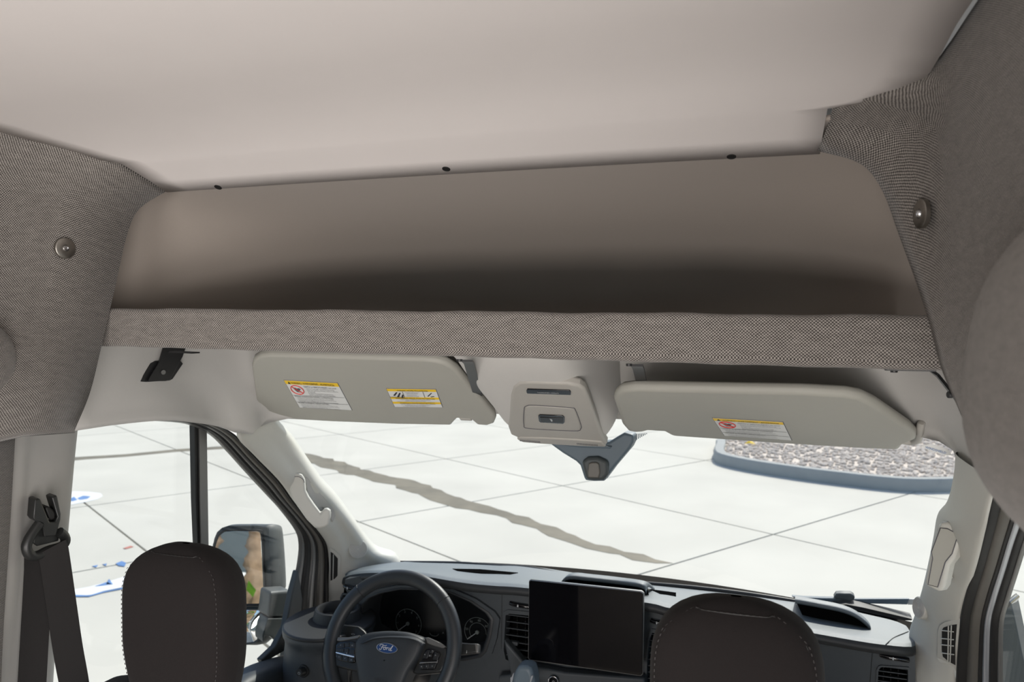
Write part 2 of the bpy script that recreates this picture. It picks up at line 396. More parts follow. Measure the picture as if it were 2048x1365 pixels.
wr = panel('wall_right', [
    [V(.700,.16,.33), V(.700,.28,.33), V(.690,.70,.324), V(.678,.93,.316), V(.664,1.02,.300), V(.650,1.050,.292), V(.600,1.066,.287), V(.556,1.075,.283), V(.551,1.12,.268), W(1638,298,1.185)],
    [V(.702,.16,.25), V(.702,.28,.25), V(.696,.70,.25), V(.684,.90,.25), V(.670,1.03,.248), V(.655,1.08,.248), V(.625,1.12,.245), W(1722,325,1.165)],
    [V(.705,.16,.19), V(.705,.28,.19), V(.698,.70,.19), V(.688,.90,.19), V(.675,1.03,.19), V(.664,1.07,.19), V(.652,1.10,.19), W(1768,379,1.15)],
    [V(.708,.16,.10), V(.708,.28,.10), V(.700,.70,.10), V(.692,.90,.10), V(.682,1.02,.10), V(.675,1.06,.10), V(.668,1.09,.10), W(1803,470,1.14)],
    [V(.710,.16,.03), V(.710,.28,.03), V(.702,.70,.03), V(.694,.90,.03), V(.686,1.01,.03), V(.680,1.05,.03), V(.676,1.08,.03), W(1840,570,1.125)],
    [V(.712,.16,-.02), V(.712,.28,-.02), V(.702,.70,-.02), V(.696,.90,-.02), V(.690,1.0,-.02), V(.686,1.04,-.02), V(.682,1.07,-.02), W(1866,650,1.11)],
    [V(.712,.16,-.07), V(.712,.28,-.07), V(.702,.70,-.07), V(.697,.85,-.07), V(.694,.95,-.07), V(.691,1.0,-.07), V(.690,1.04,-.07), W(1889,736,1.09)],
    [V(.712,.16,-.13), V(.712,.28,-.13), V(.702,.65,-.13), V(.698,.80,-.13), V(.697,.88,-.13), V(.698,.94,-.13), V(.698,.99,-.13), W(1930,830,1.045)],
    [V(.714,.16,-.20), V(.714,.28,-.20), V(.705,.60,-.19), V(.700,.74,-.19), WX(2040,985,.694), WX(2020,980,.698), WX(2003,968,.704), W(1985,962,.985)],
    [V(.725,.16,-.21), V(.725,.28,-.21), V(.715,.60,-.205), V(.710,.74,-.205), WX(2042,998,.706), WX(2025,994,.710), WX(2007,986,.716), W(1992,972,1.0)],
    ], 'grey tweed fabric wall panel beside the passenger side of the cab')
def pad(name, c, rx, ry, rz, parent, lab, lean=0, p=.86):
    rws = []
    for j in range(23):
        b = -math.pi/2+math.pi*j/22; r = []
        for i in range(45):
            a = 2*math.pi*i/44
            f = lambda t, e: math.copysign(abs(t)**e, t)
            x = rx*f(math.cos(b), p)*f(math.cos(a), p); y = ry*f(math.cos(b), p)*f(math.sin(a), p); z = rz*f(math.sin(b), p)
            r.append(c+Vector((x, y+lean*z, z)))
        rws.append(r)
    return tag(grid(name, rws, M['weave'], parent), lab)
pad('padded_bulge', V(-.700,.72,-.062), .080,.235,.100, wl, 'rounded tweed padding rolling out of the wall')
pad('padded_bulge', V(.72,.55,-.036), .092,.296,.126, wr, 'rounded tweed padding rolling out of the wall', lean=-.45, p=.74)
# stitched seam lines of the right padding
# ---- washers holding the fabric
def washer(px, py, X, nrm, lab):
    p = WX(px, py, X); n = Vector(nrm).normalized(); t = thing('fender_washer', lab, 'washer', p, 'washers pinning the fabric')
    disc('washer_plate', p, n, .018, .003, M['steel'], t, k=36, prof=[(.0052,.0015),(.0060,.0032),(.0165,.0032),(.0180,.0022),(.0180,-.003)])
    disc('screw_head', p+n*.0022, n, .0056, .004, M['chrome'], t, k=20, prof=[(0,.0022),(.0020,.0022),(.0022,.0036),(.0040,.0034),(.0054,.0012),(.0056,-.002)])
washer(130,497,-.682,(1,-.16,0), 'round steel washer and screw on the fabric left of the shelf')
washer(1843,428,.652,(-1,-.30,0), 'round steel washer and screw on the fabric right of the shelf')

# ---- upper headliner bowl behind the shelf
prof = [(1.125,.266,.655),(1.22,.262,.70),(1.33,.246,.715),(1.44,.218,.73),(1.54,.180,.74),(1.64,.135,.745),(1.74,.095,.75),(1.82,.055,.755),(1.85,.015,.76),(1.855,-.03,.76)]
rows = []
for yc, z, hw in prof:
    r = []
    for i in range(41):
        u = -1+2*i/40; u = math.copysign(1-(1-abs(u))**1.35, u)
        r.append(V(hw*u, 1.115+(yc-1.115)*(1-abs(u)**3.4)**.8, z - .02*(1-abs(u)) * 0))
    rows.append(r)
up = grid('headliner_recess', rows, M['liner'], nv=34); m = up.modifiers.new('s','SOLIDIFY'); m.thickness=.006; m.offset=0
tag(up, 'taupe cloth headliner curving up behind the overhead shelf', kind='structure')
# ---- cab headliner under the shelf
Uc = [V(-.735,1.02,.0), V(-.738,1.25,.0), V(-.73,1.47,.0), V(-.60,1.62,.0), V(-.30,1.66,.0), V(0,1.67,.0), V(.30,1.66,.0), V(.60,1.62,.0), V(.73,1.47,.0), V(.745,1.25,.0), V(.750,1.02,.0)]
Mc = [V(-.745,1.06,-.10), V(-.748,1.27,-.11), V(-.770,1.48,-.12), V(-.70,1.66,-.13), V(-.35,1.72,-.13), V(0,1.73,-.13), V(.35,1.72,-.13), V(.66,1.66,-.13), V(.755,1.48,-.11), V(.765,1.27,-.13), V(.775,1.08,-.13)]
Lc = [WX(140,862,-.745), WX(240,847,-.752), WX(345,840,-.762), W(440,854,1.57), W(478,866,1.61), W(510,868,1.65), W(550,842,1.73), V(-.45,1.83,-.226), V(0,1.86,-.228), V(.45,1.83,-.224), W(1852,876,1.72), W(1912,917,1.62), W(1940,950,1.52), W(1990,962,1.40), W(2050,975,1.2)]
Lw = [p+Vector((0,.01,.02))+Vector(((-.03 if p.x<-.6 else .03 if p.x>.6 else 0),.012,0)) for p in Lc]
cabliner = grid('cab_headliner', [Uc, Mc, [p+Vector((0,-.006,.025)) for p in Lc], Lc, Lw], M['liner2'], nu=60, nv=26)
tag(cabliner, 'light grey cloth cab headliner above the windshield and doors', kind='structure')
m = cabliner.modifiers.new('s','SOLIDIFY'); m.thickness=.005; m.offset=0

# ---- outer body: roof, sides, floor (keeps the daylight out)
def plate(name, pts, d, mt, lab): return tag(slab(name, pts, Vector(d), mt), lab, kind='structure')
grid('van_roof', [[V(x, y, z) for x in (-.98,-.6,0,.6,.98)] for y, z in ((-3.2,.42),(1.15,.42),(1.50,.34),(1.82,.16),(1.92,.03),(1.92,-.19))], M['vanpaint'], thick=.01)
tag(bpy.data.objects['van_roof'], 'painted steel roof skin above the ceiling panel', kind='structure')
for s, nm in ((-1,'left'),(1,'right')):
    yb = -3.2 if s < 0 else .14
    plate('body_side_'+nm, [V(s*.97,.92,-1.40), V(s*.97,.92,-.25), V(s*.90,.94,-.215), V(s*.90,1.70,-.215), V(s*.94,1.60,.2), V(s*.96,1.2,.42), V(s*.97,yb,.42), V(s*.97,yb,-1.40)],
          (s*.01,0,0), M['vanpaint'], 'painted steel body side on the %s of the van' % nm)
plate('body_side_rear', [V(.97,-1.15,-1.40), V(.97,-1.15,.42), V(.97,-3.2,.42), V(.97,-3.2,-1.40)], (.01,0,0), M['vanpaint'], 'painted steel body side behind the sliding door opening')
tag(grid('lower_wall_left', [[V(-.715,-3.1,-.17), WX(-60,830,-.715), WX(24,830,-.715)], [V(-.715,-3.1,-.5), WX(-60,1060,-.715), WX(11,1060,-.715)], [V(-.715,-3.1,-.9), WX(-80,1260,-.715), WX(-2,1260,-.715)], [V(-.715,-3.1,-1.40), WX(-90,1500,-.715), WX(-12,1500,-.715)]], M['weave'], nu=30, nv=12, thick=.01, su=False), 'tweed lining below the padding on the driver side', kind='structure')
tag(grid('lower_wall_right', [[V(.735,.16,z), V(.735,.4,z), V(.735,.6,z)] for z in (-.17,-.8,-1.4)], M['weave'], nu=30, nv=12, thick=.01), 'tweed lining below the padding on the passenger side', kind='structure')
tag(grid('wall_right_rear', [[V(.71,-3.1,z), V(.71,-2,z), V(.71,-1.15,z)] for z in (.33,-.4,-1.4)], M['weave'], nu=20, nv=12, thick=.01), 'tweed wall panel behind the sliding door opening', kind='structure')
tag(box('floor', V(0,-.4,-1.43), (1.9,5.6,.05), M['floor']), 'van floor', kind='structure')

# ================================================================== WINDSHIELD AND PILLARS
def wsurf(x, t):
    yb, zb, yt, zt = 2.30+.16*(1-(x/.82)**2), -.788, 1.74+.13*(1-(x/.82)**2), -.205
    return V(x*(1-.05*t), yb+(yt-yb)*t, zb+(zt-zb)*t+.02*math.sin(math.pi*t))
wsd = grid('window_1', [[wsurf(-.86+1.72*i/24, j/10) for i in range(25)] for j in range(11)], M['wind'])
tag(wsd, 'curved windshield glass over the dashboard', kind='structure')
fr = grid('frit_band', [[wsurf(-.86+1.72*i/24, t)+Vector((0,-.006,0)) for i in range(25)] for t in (-.12,-.05,.010)], M['rubber'], wsd)
st = thing('windshield_sticker', 'small white windshield sticker at the top corner by the passenger visor', 'sticker', W(1870,897,1.63))
sp_ = [W(a,b,1.66) for a,b in ((1840,893),(1862,888),(1896,900),(1905,912),(1885,910),(1860,902))]
slab('sticker_film', sp_, Vector((0,.0008,0)), M['white'], st)
text('sticker_print', 'WINDSHIELD', W(1850,897,1.658), (1,0,-.27), (0,0,1), .006, M['pblue'], st)

# A pillars
lo_ = [(474,872),(510,912),(560,964),(590,1006),(627,1050),(652,1086),(658,1120),(658,1170),(658,1280)]
li_ = [(549,840),(579,874),(610,919),(640,962),(670,994),(707,1044),(748,1098),(800,1127),(800,1240)]
lX = [-.785,-.79,-.80,-.808,-.815,-.825,-.83,-.835,-.842]; lY = [1.75,1.82,1.90,1.97,2.05,2.12,2.20,2.27,2.27]
rws = []
for i_, (a, b, X, Y) in enumerate(zip(lo_, li_, lX, lY)):
    A = WX(a[0],a[1],X); B = W(b[0],b[1],Y); o_ = Vector((.02,-.022,0))*min(1, .05+.3*i_)
    rws.append([A+Vector((-.035,.05,0)), A, A.lerp(B,.30)+o_*.7, A.lerp(B,.58)+o_*.55, A.lerp(B,.82)+o_*.75, B, B+Vector((-.03,.05,0))])
rws.insert(0, [p+Vector((-.03,.06,.035)) for p in rws[0]])
apl = grid('a_pillar_left', rws, M['trim'], nu=36, nv=50, sv=True); tag(apl, 'light grey plastic pillar trim between the driver door and windshield', kind='structure')
ro_ = [(1996,955),(1980,1012),(1972,1050),(1967,1070),(1955,1120),(1943,1160),(1933,1190),(1922,1241),(1917,1309),(1914,1365),(1914,1430)]
ri_ = [(1913,905),(1909,951),(1897,1000),(1877,1027),(1868,1075),(1859,1120),(1847,1172),(1831,1228),(1819,1275),(1833,1365),(1850,1430)]
rX = [.795,.80,.803,.806,.813,.819,.824,.830,.836,.842,.848]; rY = [1.60,1.64,1.70,1.74,1.80,1.87,1.93,2.02,2.06,1.99,1.99]
rws = []
for (a, b, X, Y) in zip(ro_, ri_, rX, rY):
    A = WX(a[0],a[1],X); B = W(b[0],b[1],Y); o_ = Vector((-.022,-.014,0))
    rws.append([A+Vector((.010,.06,0)), A, A.lerp(B,.32)+o_*.5, A.lerp(B,.62)+o_*.5, A.lerp(B,.86)+o_*.35, B, B+Vector((.03,.05,0))])
apr = grid('a_pillar_right', rws, M['trim'], nu=36, nv=60); tag(apr, 'light grey plastic pillar trim between the passenger door and windshield', kind='structure')

tl_, tr_ = bvh(apl), bvh(apr)
def speaker(parent, tt, px, py, r, n):
    p = hit(tt, px, py, .002); n = Vector(n).normalized(); up_ = Vector((0,0,1)); ex = up_.cross(n).normalized(); ey = n.cross(ex)
    g = slab('speaker_grille', ell(p+n*.005, ex, ey, r, r, 36), -n*.03, M['trim'], parent, bevel=.002)
    for q in range(7):
        rr = r*(.88-q*.12)
        tube('grille_ring', ell(p+n*.0052, ex, ey, rr, rr, 28), .0009, M['bpil'], g, k=5, closed=True)
speaker(apl, tl_, 716,1098, .0285, (.60,-.78,.16))
speaker(apr, tr_, 1843,1216, .024, (-.90,-.40,.12))
def pillar_vent(parent, tt, outer, inner, d, horiz, mid):
    f = lambda q, l: hit(tt, q[0], q[1], l)
    plate_holes('vent_bezel', [f(p,.003) for p in outer], [[f(p,.003) for p in inner]], d*.15, M['trim'], parent)
    slab('vent_cavity_shade', [f(p,.0035) for p in inner], d*.01, M['rubber'], parent)  # flat black sheet on the pillar, painting the shade behind the vanes
    for (a, b) in mid+horiz: tube('vent_vane', [f(a,.005), f(b,.005)], .0013, M['trim'], parent, k=6)
c3 = lambda L: crop(L,5.57,1820,1120)
pillar_vent(apr, tr_, c3([(325,790),(345,730),(400,690),(565,635),(535,950),(515,1235),(345,1140),(315,1090)]), c3([(370,780),(390,750),(460,725),(533,710),(515,950),(500,1160),(440,1125),(380,1075),(368,1000)]), Vector((.035,.012,0)),
    [tuple(c3(h)) for h in ([(372,780),(500,790)],[(370,870),(500,878)],[(370,940),(500,948)],[(370,1030),(500,1040)])], [tuple(c3([(450,728),(438,1125)])), tuple(c3([(480,722),(462,1135)]))])
c1 = lambda L: crop(L,4.013,560,820)
pillar_vent(apl, tl_, c1([(405,1105),(440,1125),(480,1165),(488,1200),(470,1345),(440,1380),(405,1400)]), c1([(410,1135),(430,1150),(465,1190),(462,1330),(440,1355),(410,1372)]), Vector((-.03,.012,0)), [], [tuple(c1([(432,1155),(428,1360)]))])
# grab handles
hl = thing('grab_handle', 'light grey grab handle on the pillar beside the driver door', 'grab handle', hit(tl_,620,1000,.0), 'pillar grab handles')
HP = lambda q, l: hit(tl_, q[0], q[1], l)
hl0 = HP((612,995),.0)-ray(612,995).normalized()*.055; hln = Vector((.50,-.85,.12)).normalized(); HL = lambda q, l: WP(q[0], q[1], hl0+hln*l, hln)
slab('grip', [HL(q,0) for q in c1([(66,520),(80,508),(130,505),(175,520),(198,560),(205,650),(230,700),(275,765),(325,832),(352,800),(380,790),(405,812),(406,860),(390,925),(365,945),(320,955),(280,950),(215,885),(140,780),(88,700),(70,610)])], -hln*.030, M['trim'], hl, bevel=.010, seg=4)
tube('grip_seam', [HL(q,.0006) for q in c1([(72,552),(110,540),(150,538),(185,560),(196,585)])], .0009, M['inkgrey'], hl, n=14, k=5)
slab('handle_recess_shade', [HP(a,.0025) for a in c1([(200,540),(215,545),(430,800),(442,850),(420,900),(395,860),(340,780),(300,790),(215,670)])], Vector((-.002,.003,0)), M['bpil'], hl)  # thin plate in a darker grey; the recess shade is in its colour
tube('handle_mount', [HL(c1([(375,830)])[0],-.012), HP(c1([(375,830)])[0],-.002)], .013, M['trim'], hl)
hr = thing('grab_handle', 'light grey grab handle on the pillar beside the passenger door', 'grab handle', hit(tr_,1900,1110,.0), 'pillar grab handles')
HQ = lambda q, l: hit(tr_, q[0], q[1], l)
hq0 = HQ((1895,1110),.0)-ray(1895,1110).normalized()*.075; hqn = Vector((-.62,-.78,.05)).normalized(); HF = lambda q, l: WP(q[0], q[1], hq0+hqn*l, hqn)
c8_ = lambda L: crop(L,2.936,1500,900)
slab('grip', [HF(q,0) for q in c8_([(1120,425),(1160,425),(1215,455),(1240,480),(1235,520),(1195,640),(1165,680),(1140,800),(1120,830),(1100,832),(1030,800),(1025,780),(1050,640),(1068,570),(1100,455)])], -hqn*.026, M['trim'], hr, bevel=.009, seg=4)
slab('grip_inlay', [HF(q,.0012) for q in c8_([(1118,460),(1160,465),(1222,498),(1187,610),(1147,660),(1102,808),(1045,793),(1072,640),(1065,600)])], -hqn*.003, M['visor'], hr, bevel=.0012)
tube('inlay_seam', [HF(q,.0014) for q in c8_([(1118,460),(1160,465),(1222,498),(1187,610),(1147,660),(1102,808),(1045,793),(1072,640),(1065,600)])], .0009, M['inkgrey'], hr, k=5, closed=True)
tube('handle_mount', [HQ(c8_([(1165,725)])[0],.025), HQ(c8_([(1168,715)])[0],.0)], .014, M['trim'], hr)
tube('handle_mount', [HF(c8_([(1150,480)])[0],-.02), HQ(c8_([(1140,470)])[0],-.004)], .014, M['trim'], hr)

# ---- B pillar trim, left
bp_rows = []
for (l, mL, mR, r) in [((20,835),(55,835),(75,835),(152,840)), ((25,910),(50,910),(64,910),(143,924)), ((12,1060),(40,1050),(52,1050),(132,1050)), ((2,1200),(28,1200),(40,1200),(118,1200)), ((-6,1290),(14,1290),(28,1290),(106,1290)), ((-16,1400),(5,1400),(20,1400),(98,1400)), ((-40,1650),(-20,1650),(-5,1650),(75,1650)), ((-70,2000),(-50,2000),(-35,2000),(45,2000))]:
    bp_rows.append([WX(l[0]-14,l[1],-.74), WX(*l,-.725), WX(*mL,-.730), WX(*mR,-.742), WX(*r,-.785), WX(r[0]+2,r[1],-.86)])
bpl = grid('b_pillar_left', bp_rows, M['bpil'], nu=26, nv=24); tag(bpl, 'grey plastic pillar trim behind the driver window', kind='structure')
# ================================================================== DOORS
inn = [(298,838),(345,838),(378,839),(405,842),(440,853),(474,874),(510,913),(560,965),(590,1007),(627,1051),(652,1087),(658,1120),(658,1170),(658,1280)]
out = [(298,842),(345,845),(372,849),(395,857),(424,874),(455,906),(490,945),(530,988),(560,1021),(590,1062),(597,1090),(594,1125),(587,1165),(574,1255)]
n_ = 60
iX = lambda t: -.782-.062*t; oX = lambda t: -.835-.055*t
ic = spline([WX(a,b,iX(i/13)) for i,(a,b) in enumerate(inn)], n_); oc = spline([WX(a,b,oX(i/13)) for i,(a,b) in enumerate(out)], n_)
d1 = thing('door_1', 'driver door with black window frame and quarter glass bar', None, V(-.86,1.5,-1.35), kind='structure')
def band(name, f0, f1, mt, parent, bulge, A=None, B=None, nrm=Vector((.5,-.8,.2))):
    A = A or ic; B = B or oc; rows = []
    for q in range(7):
        t = q/6; f = f0+(f1-f0)*t
        rows.append([a.lerp(b, f)+nrm*bulge*math.sin(math.pi*t) for a, b in zip(A, B)])
    return grid(name, rows, mt, parent)
band('weatherstrip', -.02,.16, M['rubber'], d1, .010); band('door_frame', .14,.36, M['bronze'], d1, .006); band('weatherstrip', .34,.44, M['rubber'], d1, .004)
band('door_frame', .42,.60, M['satin'], d1, .006); band('weatherstrip', .58,.80, M['rubber'], d1, .008); band('door_frame', .78,1.0, M['satin'], d1, .004)
# quarter-glass bar
slab('quarter_bar', [WX(a,b,-.85) for a,b in ((389,845),(401,850),(409,1010),(417,1120),(397,1120),(392,1000))], Vector((-.02,.004,0)), M['rubber'], d1, bevel=.002)
slab('bar_face', [WX(a,b,-.845) for a,b in ((399,852),(414,860),(416,1000),(418,1120),(403,1120),(400,1000))], Vector((-.01,.003,0)), M['satin'], d1, bevel=.001)
g = slab('glass_pane', [V(-.875,1.02,-.20),V(-.875,1.60,-.20),V(-.885,2.00,-.55),V(-.895,2.16,-.98),V(-.90,1.02,-.98)], Vector((-.004,0,0)), M['side'], d1)
# sail panel under the frame by the mirror and the door top
slab('sail_panel', [WX(a,b,-.865) for a,b in ((597,1140),(606,1200),(600,1260),(575,1300),(540,1320),(528,1328),(524,1320),(552,1293),(572,1255),(584,1190))], Vector((-.02,0,0)), M['mirrorh'], d1, bevel=.004)
dp = [ [WX(420,1390,-.875), WX(477,1343,-.875), WX(526,1322,-.872), WX(571,1310,-.87), WX(620,1296,-.868)],
       [WX(420,1400,-.85), WX(477,1348,-.85), WX(526,1327,-.848), WX(571,1313,-.845), WX(620,1300,-.845)],
       [WX(440,1420,-.79), WX(480,1375,-.79), WX(530,1352,-.79), WX(580,1335,-.79), WX(640,1322,-.79)],
       [WX(440,1480,-.77), WX(480,1440,-.77), WX(530,1420,-.77), WX(580,1400,-.77), WX(640,1400,-.77)]]
grid('door_card', dp, M['fascia'], d1, nu=20, nv=14)
hb = slab('handle_bezel', [WP(a,b,V(-.80,1.75,-.955),Vector((.35,-.25,.9)).normalized()) for a,b in crop([(230,1150),(290,1120),(480,1040),(560,1030),(780,1090),(815,1115),(790,1150),(600,1260),(520,1280),(400,1250),(250,1190)],7.877,460,1200)], Vector((-.004,0,-.012)), M['dash'], d1, bevel=.003)
slab('door_handle', [WP(a,b,V(-.795,1.75,-.948),Vector((.35,-.25,.9)).normalized()) for a,b in crop([(420,1090),(480,1050),(560,1070),(620,1110),(600,1160),(560,1210),(480,1200),(430,1150)],7.877,460,1200)], Vector((-.004,0,-.010)), M['fascia'], hb, bevel=.004)

# passenger door: strips beside the right pillar
inr = [(1998,945),(1990,972),(1980,1012),(1967,1070),(1950,1135),(1933,1190),(1922,1241),(1917,1309),(1914,1365),(1914,1430)]
ouR = [(2095,940),(2085,985),(2072,1040),(2053,1090),(2034,1150),(2018,1200),(2006,1245),(2004,1310),(2004,1365),(2004,1430)]
icr = spline([WX(a,b,.797+.05*i/9) for i,(a,b) in enumerate(inr)], 50); ocr = spline([WX(a,b,.86+.04*i/9) for i,(a,b) in enumerate(ouR)], 50)
d2 = thing('door_2', 'passenger door with black and silver window frame', None, V(.88,1.5,-1.35), kind='structure')
nr = Vector((-.7,-.6,.1))
for nm, a, b, mt, bl in (('weatherstrip',-.03,.24,'rubber',.010),('door_frame',.22,.50,'bronze',.006),('weatherstrip',.48,.60,'rubber',.004),('door_frame',.58,.74,'silver',.006),('weatherstrip',.72,.92,'rubber',.006),('door_frame',.90,1.02,'satin',.004)):
    band(nm, a, b, M[mt], d2, bl, icr, ocr, nr)
slab('glass_pane', [V(.885,.9,-.20),V(.885,1.55,-.20),V(.895,1.95,-.55),V(.905,2.10,-.98),V(.91,.9,-.98)], Vector((.004,0,0)), M['side'], d2)
slab('door_card', [V(.86,.95,-1.35),V(.86,.95,-.95),V(.86,2.05,-.95),V(.86,2.05,-1.35)], Vector((.04,0,0)), M['fascia'], d2, bevel=.01)

# ================================================================== SEAT BELT
sb = thing('seat_belt', 'black seat belt hanging from its guide loop on the driver side pillar', 'seat belt', WX(95,1030,-.735))
F4 = lambda L, X: [WX(a,b,X) for a,b in crop(L,3.37,0,960)]
slab('anchor_cover', F4([(235,140),(240,130),(272,128),(335,285),(375,285),(390,250),(350,120),(382,103),(390,120),(412,230),(410,270),(380,380),(300,390),(285,300),(240,280),(225,260)],-.708), Vector((-.03,.012,0)), M['blackp'], sb, bevel=.003)
slab('anchor_bolt', F4([(305,190),(325,178),(365,205),(375,230),(372,265),(345,275),(330,255)],-.712), Vector((-.03,.012,0)), M['rubber'], sb, bevel=.003)
slab('guide_plate', F4([(255,300),(285,300),(300,380),(390,365),(400,390),(395,415),(250,450),(225,430),(232,380)],-.716), Vector((-.010,.004,0)), M['blackp'], sb, bevel=.002)
tube('guide_loop', F4([(265,295),(230,345),(195,400),(178,450),(190,495),(220,515),(260,510),(320,480),(400,455),(435,430),(440,395),(420,365),(400,352)],-.712), .0085, M['blackp'], sb, n=50, k=10)
ribbon('shoulder_webbing', F4([(345,455),(360,480),(385,640),(420,880),(460,1150),(505,1400),(530,1620)],-.700), .048, .0016, (.35,.94,0), M['belt'], sb, n=24)
ribbon('lower_webbing', F4([(262,500),(262,560),(250,800),(235,1050),(215,1400),(190,1800),(165,2250)],-.722), .046, .0016, (.30,.95,0), M['belt'], sb, n=20)

# ================================================================== OVERHEAD SHELF
sh = thing('overhead_shelf', 'tweed wrapped overhead shelf board spanning the cab above the visors', 'shelf', V(0,1.3,-.055))
pr_ = []
y0, y1, zb, zt, rr = 1.12, 1.56, -.0525, .017, .010
for cx, cz, a0 in ((y0+rr, zb+rr, 180), (y1-rr, zb+rr, 270), (y1-rr, zt-rr, 0), (y0+rr, zt-rr, 90)):
    for q in range(7):
        a = math.radians(a0+90*q/6); pr_.append((cx+rr*math.cos(a), cz+rr*math.sin(a)))
xs = [-.705+1.40*i/48 for i in range(49)]
rows = [[V(x*(1 if y < 1.3 else .94), y, z-.0085*x/.67+.0009*math.sin(x*23)*(z > -.04)+.0006*math.sin(x*57)) for x in xs] for y, z in pr_+pr_[:1]]
bo = grid('board', rows, M['weave'], sh); 
# end caps of the board
for k_ in (0, -1):
    emit('board_end', [r[k_] for r in rows[:-1]], [tuple(range(len(rows)-1))], M['weave'], sh, smooth=False, uvs=[(r[k_].y, r[k_].z) for r in rows[:-1]])
# brackets
th_ = bvh(cabliner)
FB = lambda L, l: [hit(th_, a, b, l) for a,b in crop(L,3.413,0,500)]
br = slab('bracket', FB([(1135,745),(1232,745),(1160,890),(1130,897),(1015,898),(1025,870),(1085,790)],.012)[:0] or [WX(a,b,hit(th_,330,745,.020).x) for a,b in crop([(1120,650),(1275,650),(1248,730),(1160,890),(1130,897),(1012,898),(1022,870),(1085,770)],3.413,0,500)], Vector((-.004,.002,0)), M['black'], sh, bevel=.001)
slab('backing_plate', [WX(a,b,hit(th_,330,745,.014).x) for a,b in crop([(958,900),(975,860),(1028,775),(1060,760),(1235,760),(1250,778),(1180,882),(1160,893),(1000,903)],3.413,0,500)], Vector((-.008,.003,0)), M['black'], br, bevel=.001)
disc('screw', WX(326,745,hit(th_,330,745,.021).x), (1,-.5,0), .005, .003, M['satin'], br, k=16)
for q in ([(929,722,1.30),(933,726,1.36),(952,792,1.62)], [(1268,731,1.30),(1271,737,1.36),(1286,800,1.62)]):
    b_ = ribbon('bracket', [W(*p)+Vector((.005,0,0)) for p in q], .019, .004, (1,.2,0), M['black'], sh)
    disc('screw', W(q[0][0]-10,q[0][1]-3,1.28), (0,0,-1), .005, .004, M['black'], b_, k=14)
b_ = ribbon('bracket', [W(1862,741,1.28), W(1876,752,1.30), W(1914,800,1.27)], .022, .004, (0,1,0), M['black'], sh)
disc('screw', W(1903,790,1.26), (-1,-.4,0), .005, .005, M['black'], b_, k=14); disc('screw', W(1788,740,1.28), (0,0,-1), .005, .004, M['black'], b_, k=14)
ribbon('bracket_foot', [W(1770,739,1.28), W(1870,741,1.28)], .022, .003, (0,1,0), M['black'], b_)
ribbon('bracket_foot', [W(345,704,1.30), W(392,706,1.30)], .022, .003, (0,1,0), M['black'], br)

